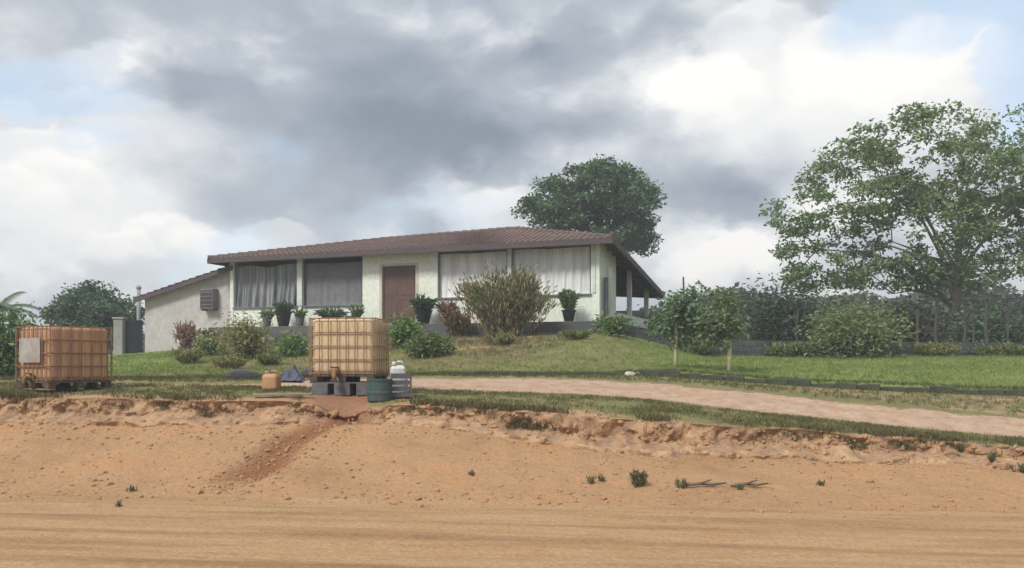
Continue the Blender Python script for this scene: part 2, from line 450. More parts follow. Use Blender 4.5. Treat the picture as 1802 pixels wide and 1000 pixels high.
def ground_z(x, y):
    """height of the land at a point (from the grid itself)"""
    j = int(np.clip(np.searchsorted(cols, x) - 1, 0, NC - 2)); f = (x - cols[j]) / (cols[j + 1] - cols[j])
    za = np.interp(y, GY[:, j], GZ[:, j]); zb_ = np.interp(y, GY[:, j + 1], GZ[:, j + 1])
    return float(za + (zb_ - za) * f)


def ground_mat():
    m = bpy.data.materials.new('earth_and_grass'); m.use_nodes = True; t = NT(m.node_tree); p = t.n['Principled BSDF']
    co = t.node('ShaderNodeTexCoord').outputs['Object']
    at = t.node('ShaderNodeAttribute', attribute_name='mask'); sp = t.node('ShaderNodeSeparateColor'); t.l.new(at.outputs['Color'], sp.inputs[0])
    R_, G_, B_, A_ = sp.outputs[0], sp.outputs[1], sp.outputs[2], at.outputs['Alpha']
    # driven road: streaks along its direction
    rot = t.node('ShaderNodeVectorRotate', rotation_type='Z_AXIS'); rot.inputs['Angle'].default_value = rad(7.4); t.l.new(co, rot.inputs[0])
    st = t.vmath('MULTIPLY', rot.outputs[0], (.16, 2.0, 1))
    streak = t.noise(st, 1.3, 6, .6)
    road = t.ramp(streak, ((.30, (.28, .165, .09)), (.47, (.385, .24, .13)), (.56, (.45, .30, .17)), (.72, (.385, .23, .125))))
    road = t.mix(t.math('MULTIPLY', t.rng(t.noise(co, 1.1, 8, .7), .42, .66), .6), road, t.ramp(t.noise(co, 5, 6, .7), ((.35, (.34, .20, .10)), (.65, (.47, .285, .145)))))
    n1 = t.noise(co, .55, 7, .6, .4); n2 = t.noise(co, 3.5, 6, .65); n3 = t.noise(co, 22, 4, .6)
    soil = t.ramp(n1, ((.3, (.345, .20, .105)), (.5, (.42, .255, .138)), (.7, (.45, .245, .12))))
    soil = t.mix(t.rng(n2, .45, .7), soil, (.39, .25, .14))
    base = t.mix(t.rng(t.math('ADD', A_, t.math('MULTIPLY', t.math('SUBTRACT', n2, .5), .3)), .0, .35), road, soil)
    # raw cut face
    base = t.mix(t.rng(A_, .75, 1.0), base, t.ramp(t.noise(t.vmath('MULTIPLY', co, (1, 1, .8)), 3.4, 8, .7), ((.33, (.25, .16, .115)), (.44, (.36, .23, .145)), (.53, (.43, .275, .16)), (.62, (.50, .335, .205)), (.72, (.36, .24, .165)))))
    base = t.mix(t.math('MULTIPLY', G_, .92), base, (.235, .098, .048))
    base = t.mix(t.math('MULTIPLY', B_, .9), base, t.ramp(n2, ((.3, (.36, .23, .16)), (.5, (.47, .33, .24)), (.7, (.52, .40, .30)))))
    base = t.mix(1.0, base, t.ramp(n3, ((.25, (.76, .76, .76)), (.75, (1.16, 1.16, 1.16)))), 'MULTIPLY')
    gr = t.ramp(t.noise(co, .5, 6, .6), ((.3, (.13, .18, .05)), (.5, (.18, .24, .066)), (.7, (.23, .27, .088))))
    dry = t.ramp(n2, ((.3, (.125, .12, .052)), (.5, (.205, .17, .088)), (.7, (.28, .20, .12))))
    gr = t.mix(A_, gr, dry)
    gr = t.mix(1.0, gr, t.ramp(n3, ((.25, (.6, .6, .6)), (.75, (1.3, 1.3, 1.3)))), 'MULTIPLY')
    gm = t.rng(t.math('ADD', R_, t.math('MULTIPLY', t.math('SUBTRACT', n2, .5), 1.1)), .38, .62)
    t.l.new(t.mix(gm, base, gr), p.inputs['Base Color'])
    p.inputs['Roughness'].default_value = .95; p.inputs['Specular IOR Level'].default_value = .1
    bn = t.node('ShaderNodeBump'); bn.inputs['Strength'].default_value = .7; bn.inputs['Distance'].default_value = .05
    h = t.math('ADD', t.math('MULTIPLY', t.noise(co, 9, 7, .7), 1.0), t.math('MULTIPLY', n3, .35))
    t.l.new(h, bn.inputs['Height']); t.l.new(bn.outputs[0], p.inputs['Normal'])
    return m


M['ground'] = ground_mat()


def land(name, r0, r1, label):
    """rows r0..r1 of the grid as one sheet"""
    n = r1 - r0 + 1
    v = np.stack([np.broadcast_to(xx, (n, NC)), GY[r0:r1 + 1], GZ[r0:r1 + 1]], -1).reshape(-1, 3)
    i = np.arange(n - 1)[:, None] * NC + np.arange(NC - 1)[None, :]
    f = np.stack([i, i + 1, i + NC + 1, i + NC], -1).reshape(-1, 4)
    me = bpy.data.meshes.new(name); me.vertices.add(len(v)); me.vertices.foreach_set('co', v.reshape(-1))
    me.loops.add(f.size); me.polygons.add(len(f)); me.loops.foreach_set('vertex_index', f.reshape(-1)); me.polygons.foreach_set('loop_start', np.arange(len(f)) * 4)
    a = me.attributes.new('mask', 'FLOAT_COLOR', 'POINT'); a.data.foreach_set('color', GM[r0:r1 + 1].reshape(-1))
    me.update(calc_edges=True); me.polygons.foreach_set('use_smooth', (GM[r0:r1, :NC - 1, 3] < .9).reshape(-1).tolist() if name == 'earth_bank' else [True] * len(f)); me.materials.append(M['ground'])
    o = bpy.data.objects.new(name, me); COL.objects.link(o); return tag(o, label, None, None, 'structure')


edges = [i for i in range(1, NR) if band[i] != band[i - 1]] + [NR]
names = {0: ('dirt_road', 'sandy orange dirt road with long wheel ruts'), 1: ('earth_bank', 'bare orange earth bank cut beside the road'),
         2: ('grass_verge', 'thin olive grass strip on top of the bank'), 3: ('driveway', 'pale pinkish dirt driveway sloping down to the right'),
         4: ('grass_margin', 'narrow dry grass margin between driveway and kerb'), 5: ('lawn', 'green lawn rising to the mound under the house')}
prev = 0
for q, e in enumerate(edges):
    land(names[q][0], prev, e - 1 if q == len(edges) - 1 else e - 1, names[q][1]); prev = e - 1

# ------------------------------------------------------------------ materials
M['wall'] = mat('cream_wall', (.74, .80, .68), .85, .12, .9, (.76, .79, .73), dirt=(.54, .55, .42), bump=.15)
M['wall_white'] = mat('white_wall', (.76, .79, .75), .85, .1, .8, (.72, .74, .66), dirt=(.58, .6, .5), bump=.15)
M['wing'] = mat('grey_render', (.49, .47, .46), .9, .08, .5, (.46, .45, .445), dirt=(.40, .385, .38), bump=.2)
M['plinth'] = mat('dark_plinth', (.085, .09, .105), .9, .3, 1.5, (.12, .115, .12), bump=.4)
M['tile'] = mat('clay_tile', (.185, .125, .11), .95, .3, 1.2, (.145, .11, .105), dirt=(.12, .105, .105), bump=.3, spec=.1)
M['fascia'] = mat('dark_timber', (.105, .08, .08), .8, .3, 2, (.085, .07, .08), bump=.2, stretch=(.3, 1, 1))
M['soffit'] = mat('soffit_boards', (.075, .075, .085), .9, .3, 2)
M['door'] = mat('brown_door', (.135, .075, .06), .6, .2, 2, (.11, .065, .057), stretch=(3, 3, .4))
M['jamb'] = mat('pinkish_plaster', (.60, .54, .46), .85, .1, 2)
M['frame'] = mat('pale_frame', (.68, .71, .68), .6, .15, 3)
M['frame_dark'] = mat('grey_green_frame', (.16, .19, .17), .7, .2, 3)
M['curtain_grey'] = mat('grey_curtain', (.36, .37, .38), .95, .3, 1.6, (.15, .16, .175), stretch=(4, 1, .25))
M['curtain_dark'] = mat('charcoal_shade_cloth', (.155, .16, .175), .95, .2, .7, (.185, .185, .195))
M['curtain_white'] = mat('white_curtain', (.80, .80, .80), .95, .15, 1.0, (.62, .63, .63), stretch=(4, 1, .3))
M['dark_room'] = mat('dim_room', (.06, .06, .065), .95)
M['metal'] = mat('galvanised_rust', (.34, .28, .20), .55, .4, 6, (.30, .16, .07), metal=.3, bump=.1)
M['metal_rust'] = mat('rusty_bar', (.34, .20, .11), .75, .4, 6, (.24, .13, .08), metal=.15)
M['tank_tan'] = mat('stained_plastic', (.60, .44, .26), .5, .2, 1.8, (.65, .50, .33), dirt=(.50, .33, .18), stretch=(1, 1, .45))
M['tank_orange'] = mat('stained_orange_plastic', (.56, .345, .185), .6, .3, 4.5, (.36, .185, .115), dirt=(.33, .225, .175), stretch=(1.8, 1.8, .16))
M['plate'] = mat('label_plate', (.40, .40, .385), .6, .15, 3, (.32, .28, .27), metal=.1, dirt=(.30, .20, .14))
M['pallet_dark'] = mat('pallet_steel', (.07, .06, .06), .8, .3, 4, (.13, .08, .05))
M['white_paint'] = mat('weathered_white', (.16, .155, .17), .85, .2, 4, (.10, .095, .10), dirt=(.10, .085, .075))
M['black_plastic'] = mat('black_plastic', (.018, .019, .022), .5, .2, 4)
M['valve'] = mat('dirty_valve', (.30, .19, .07), .6, .3, 8, (.15, .09, .04))
M['teal'] = mat('teal_plastic', (.045, .095, .095), .5, .25, 3, (.06, .085, .085), dirt=(.11, .115, .10))
M['grey_plastic'] = mat('grey_plastic', (.085, .095, .105), .6, .3, 4, (.12, .11, .11))
M['white_plastic'] = mat('white_plastic', (.68, .69, .66), .45, .1, 4, (.60, .60, .56))
M['tan_plastic'] = mat('tan_plastic', (.46, .27, .145), .55, .2, 3, (.40, .24, .14))
M['blue'] = mat('blue_sheet', (.07, .075, .15), .6, .3, 3, (.09, .09, .13))
M['bark'] = mat('bark', (.13, .105, .085), .95, .4, 4, (.08, .07, .06), bump=.6, stretch=(1, 1, .3))
M['bark_pale'] = mat('pale_bark', (.24, .215, .18), .95, .3, 4, (.15, .13, .11), bump=.5, stretch=(1, 1, .3))
M['limewash'] = mat('limewash', (.60, .58, .48), .9, .2, 8, (.55, .48, .22))
M['stem'] = mat('green_stem', (.10, .12, .05), .8, .3, 5)
M['stone_wall'] = mat('dark_block_wall', (.10, .095, .105), .95, .4, 1.2, (.055, .056, .062), dirt=(.045, .055, .04), bump=.8, bscale=9)
M['kerb'] = mat('shade_dark_kerb', (.05, .062, .04), .95, .4, 5, (.08, .08, .065), bump=.6)  # dark tone puts the shadow of the low cut lawn edge into the colour
M['post'] = mat('weathered_post', (.065, .06, .058), .95, .4, 5, (.10, .09, .08), bump=.5, stretch=(1, 1, .2))
M['wire'] = mat('fence_wire', (.16, .15, .14), .6, metal=.5)
M['gate'] = mat('dark_blue_gate', (.014, .016, .026), .7, .3, 2)
M['pillar'] = mat('grey_pillar', (.33, .345, .33), .9, .2, 2, bump=.3)
M['rock'] = mat('earth_clod', (.42, .255, .135), .95, .3, 3, (.36, .215, .12), bump=.4)
M['pale_rock'] = mat('pale_stone', (.56, .55, .50), .9, .2, 5, bump=.3)
M['dead_wood'] = mat('dead_wood', (.20, .15, .115), .95, .4, 5, bump=.5)
M['plank'] = mat('grey_plank', (.36, .30, .25), .9, .3, 4, stretch=(.3, 2, 1))
M['terracotta'] = mat('terracotta', (.30, .14, .09), .8, .2, 4)
M['ac'] = mat('grey_metal_case', (.20, .19, .20), .6, .2, 4, (.15, .145, .15))
M['ac_dark'] = mat('dark_grille', (.06, .058, .065), .7, .2, 5)

# ------------------------------------------------------------------ the house
house = thing('house', 'long low cream bungalow with brown hipped roof on a grassy mound', 'house', (HX, HY, HF), -TH)
LW = front_x(405)                                       # left end of the front wall
DEP = 8.6
SILL_L, SILL_R, HEAD, EAVE = .80, .97, 2.70, 2.74
wx = {kk: front_x(kk) for kk in (412, 523, 532, 638, 672, 732, 770, 893, 900, 1040)}
T = .22
wl = MB()
wl.box((LW, 0, HEAD), (0, T, EAVE + .1))                                     # band over everything
wl.box((LW, 0, 0), (wx[638], T, SILL_L)); wl.box((wx[770], 0, 0), (0, T, SILL_R))
wl.box((LW, 0, SILL_L), (wx[412], T, HEAD)); wl.box((wx[638], 0, 0), (wx[672] - .1, T, HEAD))
wl.box((wx[732] + .1, 0, 0), (wx[770], T, HEAD)); wl.box((wx[1040], 0, SILL_R), (0, T, HEAD))
wl.box((wx[672] - .1, 0, 2.32), (wx[732] + .1, T, HEAD))
wl.build('wall', M['wall'], house)
sw = MB(); sw.box((-.22, T, 0), (0, 2.3, EAVE + .1)); sw.build('wall', M['wall_white'], house)
MB().box((-4.0, 2.3, 0), (-.003, 2.5, EAVE + .1)).build('wall', M['wall'], house)
MB().box((-4.0, 2.5, 0), (-3.8, DEP, EAVE + .1)).build('wall', M['wall'], house)
MB().box((LW, DEP - .2, 0), (-4.0, DEP, EAVE + .1)).build('wall', M['wall'], house)
MB().box((LW, T, -1.4), (LW + .2, DEP - .2, EAVE + .1)).build('wall', M['wing'], house)
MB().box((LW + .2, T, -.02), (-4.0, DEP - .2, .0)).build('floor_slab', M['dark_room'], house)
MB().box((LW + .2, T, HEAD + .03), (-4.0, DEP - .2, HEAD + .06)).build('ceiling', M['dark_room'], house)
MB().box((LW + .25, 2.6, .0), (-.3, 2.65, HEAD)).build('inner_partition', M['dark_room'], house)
MB().box((LW - .05, -1.3, -1.2), (.35, -.02, -.06)).box((LW - .05, -.02, -1.2), (.35, DEP, -.021)).build('plinth', M['plinth'], house, bevel=.02)
MB().box((-.12, 2.6, -.02), (.08, DEP, .42)).box((-3.7, DEP - .2, -.02), (-.13, DEP, .85)).build('porch_parapet', M['wall'], house)
for (a, b, hgt) in ((-.02, 4.9, 2.35), (-.02, 8.3, 1.72), (-1.8, 8.4, 2.2)):
    MB().box((a - .09, b - .09, .4), (a + .09, b + .09, hgt)).build('porch_post', M['wall_white'], house, bevel=.01)
MB().box((.06, .35, -.06), (.20, .49, 1.55)).build('corner_post', M['plinth'], house)
MB().box((.10, .95, -.06), (.2, 1.06, 1.95)).build('corner_post', M['wall_white'], house)


def window(x0, x1, z0, mtl, amp, folds, ctop, sag, lab, frame_m):
    fr = MB()
    for (a, b) in ((x0, x0 + .05), (x1 - .05, x1)): fr.box((a, .03, z0), (b, .10, HEAD - .002))
    fr.box((x0 + .05, .03, HEAD - .06), (x1 - .05, .10, HEAD - .002))
    f = fr.build('window_frame', frame_m, house); f['label'] = 'frame of ' + lab
    MB().box((x0 - .03, -.07, z0 - .06), (x1 + .03, -.003, z0 - .005)).build('window_sill', frame_m, f)
    n = 110; vs = []; fs = []
    for j in range(7):
        t = j / 6
        for i in range(n):
            u = i / (n - 1)
            yy = .15 + amp * (math.sin(u * folds * 6.283 + 1.3 * math.sin(u * 17) + .6 * t) + .5 * math.sin(u * folds * 14 + 2)) * (.35 + .65 * (1 - t))
            vs.append((x0 + .03 + (x1 - x0 - .06) * u + sag * (1 - t) * -.15, yy, z0 + .0 + (ctop + sag * .05 * math.sin(u * 9) - z0) * t))
    for j in range(6):
        for i in range(n - 1): fs.append((j * n + i, j * n + i + 1, (j + 1) * n + i + 1, (j + 1) * n + i))
    c = MB().add(vs, fs).build('curtain', mtl, f, smooth=True); c['label'] = lab


window(wx[412], wx[523], SILL_L, M['curtain_grey'], .085, 8, 2.46, 1, 'grey draped curtain in the leftmost window', M['frame_dark'])
window(wx[532], wx[638], SILL_L, M['curtain_dark'], .02, 4, 2.46, .3, 'flat charcoal shade cloth in the window left of the door', M['frame_dark'])
window(wx[770], wx[893], SILL_R, M['curtain_white'], .035, 7, 2.60, .2, 'white curtain in the window right of the door', M['frame_dark'])
window(wx[900], wx[1040], SILL_R, M['curtain_white'], .035, 9, 2.63, .2, 'white curtain in the rightmost window', M['frame_dark'])
for (a, b, z0) in ((523, 532, SILL_L), (893, 900, SILL_R)):
    MB().box((wx[a], -.03, z0), (wx[b], .16, HEAD - .001)).build('mullion_post', M['frame'], house, bevel=.01)
MB().box((wx[1040] + .06, -.035, SILL_R + .02), (wx[1040] + .17, -.003, HEAD)).build('corner_trim', M['frame'], house)
MB().box((wx[412] - .09, -.03, 0), (wx[412] - .01, -.003, HEAD)).build('corner_trim', M['frame'], house)
# door
dr = MB()
xa, xb = wx[672], wx[732]
xm = (xa + xb) / 2
dr.box((xa + .02, .10, .02), (xm - .004, .15, 2.22)); dr.box((xm + .004, .10, .02), (xb - .02, .15, 2.22))
door = dr.build('door', M['door'], house, bevel=.006)
for (a, b) in ((xa + .02, xm - .004), (xm + .004, xb - .02)):
    for (z0, z1) in ((.2, .95), (1.1, 2.08)):
        MB().box((a + .1, .085, z0), (b - .1, .098, z1)).build('door_panel', M['door'], door, bevel=.006)
MB().tube(((xm + .08, .095, 1.0), (xm + .08, .04, 1.0), (xm + .18, .04, 1.0)), .014, 8).build('handle', M['metal'], door)
jb = MB()
jb.box((xa - .098, -.02, 0), (xa + .015, T - .01, 2.318)); jb.box((xb - .015, -.02, 0), (xb + .098, T - .01, 2.318)); jb.box((xa + .015, -.02, 2.225), (xb - .015, T - .01, 2.318))
jb.build('door_frame', M['jamb'], house, bevel=.008)
MB().box((xa - .5, -.9, -.055), (xb + .5, -.03, .0)).build('door_step', M['pillar'], house, bevel=.015)

# roof: four slopes of waved tile courses
OV = .62
RA = {'A': (LW - OV, -OV, EAVE), 'B': (OV, -OV, EAVE + .04), 'C': (OV, DEP + .45, 1.55), 'D': (LW - OV, DEP + OV, EAVE), 'P': (LW + 5.2, 4.0, 3.86), 'Q': (-4.6, 4.0, 4.0)}
RV = {kk: Vector(v) for kk, v in RA.items()}


def tiles(mb, e0, e1, r0, r1, course=.36, wave=.24):
    e0, e1, r0, r1 = map(Vector, (e0, e1, r0, r1))
    nrm = (e1 - e0).cross(r0 - e0).normalized() if (r0 - r1).length > .01 else (e1 - e0).cross(r0 - e0).normalized()
    if nrm.z < 0: nrm = -nrm
    L = ((r0 + r1) / 2 - (e0 + e1) / 2).length; nc = max(3, int(L / course))
    for c in range(nc):
        t0, t1 = c / nc, min(1, (c + 1.12) / nc)
        a0, b0 = e0.lerp(r0, t0), e1.lerp(r1, t0); a1, b1 = e0.lerp(r0, t1), e1.lerp(r1, t1)
        w0 = (b0 - a0).length; n = max(2, int(w0 / wave * 4)); vs = []
        for q in range(n + 1):
            u = q / n; ph = u * w0 / wave * 6.283
            h = .028 * math.sin(ph) + random.uniform(-.006, .006)
            vs.append(a0.lerp(b0, u) + nrm * (.06 + h)); vs.append(a1.lerp(b1, u) + nrm * (.015 + h))
        fs = [(2 * q, 2 * q + 2, 2 * q + 3, 2 * q + 1) for q in range(n)]
        mb.add(vs, fs)
        mb.add([v if i % 2 == 0 else vs[i - 1] - nrm * .05 for i, v in enumerate(vs)], [(2 * q + 1, 2 * q + 3, 2 * q + 2, 2 * q) for q in range(n)])


rm = MB()
tiles(rm, RV['A'], RV['B'], RV['P'], RV['Q'])
tiles(rm, RV['B'], RV['C'], RV['Q'], RV['Q'])
tiles(rm, RV['D'], RV['A'], RV['P'], RV['P'])
tiles(rm, RV['C'], RV['D'], RV['Q'], RV['P'])
roof = rm.build('roof', M['tile'], house)
for a, b in (('P', 'Q'), ('B', 'Q'), ('A', 'P'), ('D', 'P'), ('C', 'Q')):
    d = RV[b] - RV[a]; n = int(d.length / .38); cp = MB()
    for q in range(n):
        p0 = RV[a] + d * (q / n) + Vector((0, 0, .055)); p1 = RV[a] + d * ((q + 1.1) / n) + Vector((0, 0, .035))
        cp.tube((p0, p1), (.105, .085), 8)
    cp.build('ridge_cap', M['tile'], roof)
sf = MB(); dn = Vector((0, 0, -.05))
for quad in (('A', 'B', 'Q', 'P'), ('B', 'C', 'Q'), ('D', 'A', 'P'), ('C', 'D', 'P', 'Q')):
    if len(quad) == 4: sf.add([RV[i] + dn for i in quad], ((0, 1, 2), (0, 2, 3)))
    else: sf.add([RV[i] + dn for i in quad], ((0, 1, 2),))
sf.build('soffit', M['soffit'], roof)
for a, b in (('A', 'B'), ('B', 'C'), ('D', 'A'), ('C', 'D')):
    p, q = RV[a], RV[b]; d = (q - p).normalized(); s_ = Vector((d.y, -d.x, 0)).normalized() * .03
    e = d * .004
    vs = [p + e + Vector((0, 0, z)) + o for z in (-.17, .02) for o in (s_, -s_)] + [q - e + Vector((0, 0, z)) + o for z in (-.17, .02) for o in (s_, -s_)]
    MB().add(vs, ((0, 1, 3, 2), (4, 6, 7, 5), (0, 4, 5, 1), (2, 3, 7, 6), (0, 2, 6, 4), (1, 5, 7, 3))).build('fascia_board', M['fascia'], roof)
for q in range(26):                                     # rafter ends under the side eave
    pass
for q in range(11):
    t = (q + .5) / 11; p = RV['B'].lerp(RV['C'], t); p2 = p.lerp(RV['Q'], .3)
    MB().tube((p + Vector((-.05, 0, -.12)), p2 + Vector((0, 0, -.12))), .045, 4).build('rafter', M['fascia'], roof)

# lower wing on the left, single-pitch roof
WX0 = front_x(255, .3); zL, zR = 1.30, 2.42
wg = MB()
a, b, y0, y1 = WX0, LW - .003, .3, 7.5
wg.add([(a, y0, -1.8), (b, y0, -1.8), (b, y0, zR), (a, y0, zL), (a, y1, -1.8), (b, y1, -1.8), (b, y1, zR), (a, y1, zL)],
       ((0, 1, 2, 3), (5, 4, 7, 6), (4, 0, 3, 7), (1, 5, 6, 2), (3, 2, 6, 7), (0, 4, 5, 1)))
wing = wg.build('side_wing', M['wing'], house)
wr = MB()
sl = (zR - zL) / (b - a)
tiles(wr, (a - .3, y0 - .35, zL - .3 * sl + .06), (a - .3, y1 + .3, zL - .3 * sl + .06), (b + .15, y0 - .35, zR + .15 * sl + .06), (b + .15, y1 + .3, zR + .15 * sl + .06))
wr.build('wing_roof', M['tile'], wing)
bb = MB()
for (yy0, yy1) in ((y0 - .37, y0 - .31),):
    bb.add([(a - .3, yy0, zL - .3 * sl - .12), (b + .15, yy0, zR + .15 * sl - .12), (b + .15, yy0, zR + .15 * sl + .06), (a - .3, yy0, zL - .3 * sl + .06),
            (a - .3, yy1, zL - .3 * sl - .12), (b + .15, yy1, zR + .15 * sl - .12), (b + .15, yy1, zR + .15 * sl + .06), (a - .3, yy1, zL - .3 * sl + .06)],
           ((0, 1, 2, 3), (5, 4, 7, 6), (4, 0, 3, 7), (1, 5, 6, 2), (3, 2, 6, 7), (0, 4, 5, 1)))
bb.build('barge_board', M['fascia'], wing)

# air conditioner on the wing wall
ax = front_x(373, .3); p = from_house(ax, .3)
ac = thing('air_conditioner', 'dark boxy air conditioner unit mounted high on the grey wing wall', 'air conditioner', (p[0], p[1], Z(545, 37.1)), -TH)
MB().box((-.33, -.36, 0), (.33, -.004, .84)).build('casing', M['ac'], ac, bevel=.02)
MB().box((-.28, -.375, .07), (.28, -.362, .77)).build('grille', M['ac_dark'], ac)
for q in range(4): MB().box((-.29, -.39, .16 + q * .17), (.29, -.376, .20 + q * .17)).build('slat', M['ac'], ac)
for sx in (-1, 1): MB().box((sx * .26 - .02, -.34, -.06), (sx * .26 + .02, -.004, -.002)).build('bracket', M['pallet_dark'], ac)

# ------------------------------------------------------------------ plants
GREEN = [(0.133, 0.209, 0.085), (0.157, 0.247, 0.094), (0.196, 0.284, 0.111), (0.110, 0.164, 0.077)]
DARK = [(0.086, 0.146, 0.095), (0.110, 0.176, 0.106), (0.133, 0.206, 0.112)]
OLIVE = [(0.236, 0.247, 0.102), (0.299, 0.284, 0.128), (0.189, 0.209, 0.094), (0.346, 0.307, 0.162)]
BRIGHT = [(0.212, 0.329, 0.120), (0.258, 0.374, 0.137), (0.181, 0.269, 0.102)]
CROTON = [(0.314, 0.284, 0.145), (0.376, 0.299, 0.145), (0.236, 0.239, 0.128), (0.267, 0.172, 0.128), (0.439, 0.374, 0.222), (0.236, 0.164, 0.137), (0.204, 0.217, 0.120)]
PINK = [(0.376, 0.209, 0.205), (0.314, 0.194, 0.171), (0.219, 0.179, 0.137), (0.471, 0.284, 0.273)]


def clump_points(ells, n, shell=.55):
    """points in a union of ellipsoids, more of them near the surface"""
    vol = np.array([e[3] * e[4] * e[5] for e in ells]) ** .8; vol = vol / vol.sum(); res = []
    for e, m in zip(ells, np.maximum(1, (vol * n).astype(int))):
        d = RNG.normal(size=(m, 3)); d /= np.linalg.norm(d, axis=1)[:, None]
        r = RNG.uniform(shell ** 3, 1, m) ** (1 / 3)
        res.append(np.array(e[:3]) + d * r[:, None] * np.array(e[3:6]))
    return np.concatenate(res)


def tree(name, label, base, top, ells, nclump, per, csize, lsize, colours, trunk_r, bark='bark', limbs=9, group=None, up=.5, shell=.5, aspect=.5, fork=.35, branch_r=.03, cat='tree', flatten=.6):
    t = thing(name, label, cat, base, 0, group)
    B0 = Vector(base); tb = MB()
    top = Vector(top) - B0
    lean = Vector((random.uniform(-.2, .2), random.uniform(-.2, .2), 0))
    tp = [top * s_ + lean * math.sin(s_ * 3) for s_ in (0, .12, .25, .4, .6, .8, 1)]
    tp[0].z = -.25
    tr = [trunk_r * s_ for s_ in (1.45, 1.08, 1, .88, .62, .4, .15)]
    tb.tube(tp, tr, 9)
    nodes = [(q, trunk_r * .5) for q in tp[3:]]
    cl = clump_points(ells, nclump, shell) - np.array(B0)
    pick = cl[RNG.choice(len(cl), min(limbs, len(cl)), replace=False)]
    for e in pick:
        e = Vector(e) * .86; s_ = random.uniform(fork, .75); st = top * s_
        if e.z < st.z: st = top * fork * .95
        mid = st.lerp(e, .45) + Vector((random.uniform(-.3, .3), random.uniform(-.3, .3), .12 * (e - st).length))
        pts = [st, st.lerp(mid, .55) + Vector((0, 0, .05)), mid, mid.lerp(e, .5) + Vector((random.uniform(-.15, .15), 0, .1)), e]
        r0 = trunk_r * .40
        tb.tube(pts, [r0, r0 * .8, r0 * .6, r0 * .4, r0 * .2], 6, False)
        for i, q in enumerate(pts[1:]): nodes.append((q, r0 * (.7 - .15 * i)))
        for i in range(len(pts) - 1): nodes.append((pts[i].lerp(pts[i + 1], .5), r0 * .4))
    NP = np.array([tuple(q) for q, _ in nodes]); n0 = len(NP)
    order = np.argsort([((NP - e) ** 2).sum(1).min() for e in cl])
    NP = np.concatenate([NP, np.zeros((len(cl), 3))]); cnt = n0; lev = np.zeros(len(NP))
    for e in cl[order]:                                 # each twig leaves the nearest branch or twig before it
        dd = ((NP[:cnt] - e) ** 2).sum(1) * (1 + .35 * lev[:cnt]); j = int(np.argmin(dd)); s0 = Vector(NP[j]); e_ = Vector(e)
        NP[cnt] = e; lev[cnt] = lev[j] + 1; cnt += 1
        if (e_ - s0).length < .15: continue
        m_ = s0.lerp(e_, .5) + Vector((random.uniform(-.2, .2), random.uniform(-.2, .2), .1)); br = branch_r * (.75 ** lev[j])
        tb.tube((s0, m_, e_), (br, br * .8, br * .6), 4, False)
    tb.build('trunk', M[bark], t, smooth=True)
    pts = []
    for e in cl:
        m = int(per * random.uniform(.6, 1.4)); d = RNG.normal(size=(m, 3)); d = d / np.linalg.norm(d, axis=1)[:, None] * RNG.uniform(0, 1, (m, 1)) ** .6 * csize * random.uniform(.6, 1.25); d[:, 2] *= flatten
        pts.append(e + d)
    pts = np.concatenate(pts)
    leaves('crown', pts, lsize, colours, t, aspect, up)
    return t


def el(px, py, rx, ry, Y, dy=None, off=0):              # an ellipsoid of foliage seen at px,py, standing at depth Y
    s_ = Y / FPX
    return (X(px, Y), Y + off, Z(py, Y), rx * s_, (dy if dy else rx * s_ * .8), ry * s_)


# the big spreading tree on the right
Yb_ = 36.0
tree('spreading_tree', 'tall spreading tree with open airy crown behind the fence on the right', 'tree' and (X(1675, Yb_), Yb_, ground_z(X(1675, Yb_), Yb_)), (X(1690, Yb_), Yb_, Z(330, Yb_)),
     [el(1640, 290, 165, 100, Yb_, 3.5), el(1500, 330, 95, 85, Yb_, 2.5), el(1430, 385, 80, 50, Yb_, 2.0), el(1475, 455, 95, 55, Yb_, 2.2), el(1650, 400, 160, 95, Yb_, 3.2), el(1780, 300, 150, 105, Yb_, 3.2), el(1850, 410, 150, 100, Yb_, 3), el(1620, 475, 130, 35, Yb_, 3), el(1560, 240, 60, 40, Yb_, 2), el(1375, 350, 38, 14, Yb_, 1), el(1395, 440, 40, 42, Yb_, 1.4), el(1450, 488, 85, 26, Yb_, 1.6), el(1690, 490, 110, 25, Yb_, 2.5)],
     450, 60, .70, .21, [(.16, .23, .12), (.19, .27, .13), (.23, .31, .14), (.135, .19, .11)], .22, 'bark_pale', 20, up=.35, shell=.42, fork=.30, branch_r=.035, flatten=.5)
# the dense tree behind the roof
Y2 = 50.0
tree('round_tree', 'dense dark round-crowned tree rising behind the house roof', (X(1050, Y2), Y2, 1.9), (X(1050, Y2), Y2, Z(330, Y2)),
     [el(1045, 345, 88, 54, Y2, 3), el(980, 362, 54, 42, Y2, 2.5), el(1115, 370, 46, 60, Y2, 2.5), el(1050, 395, 95, 50, Y2, 3), el(1090, 430, 65, 38, Y2, 2.5), el(945, 375, 30, 18, Y2, 1.5), el(1065, 305, 45, 22, Y2, 1.5)],
     230, 125, .72, .25, DARK, .4, 'bark', 12, up=.5, shell=.45)
# left: round tree behind the wing and a palm-like tree at the edge
Y3 = 46.0
tree('small_round_tree', 'bushy dark green tree behind the orange tank on the left', (X(170, Y3), Y3, 1.9), (X(170, Y3), Y3, Z(530, Y3)),
     [el(160, 535, 48, 30, Y3, 1.6), el(120, 550, 32, 20, Y3, 1.4), el(205, 550, 45, 26, Y3, 1.5), el(170, 580, 75, 30, Y3, 1.8), el(165, 512, 22, 13, Y3, .8)],
     110, 110, .7, .22, DARK + [(.035, .075, .045)], .16, 'bark', 8, shell=.3)


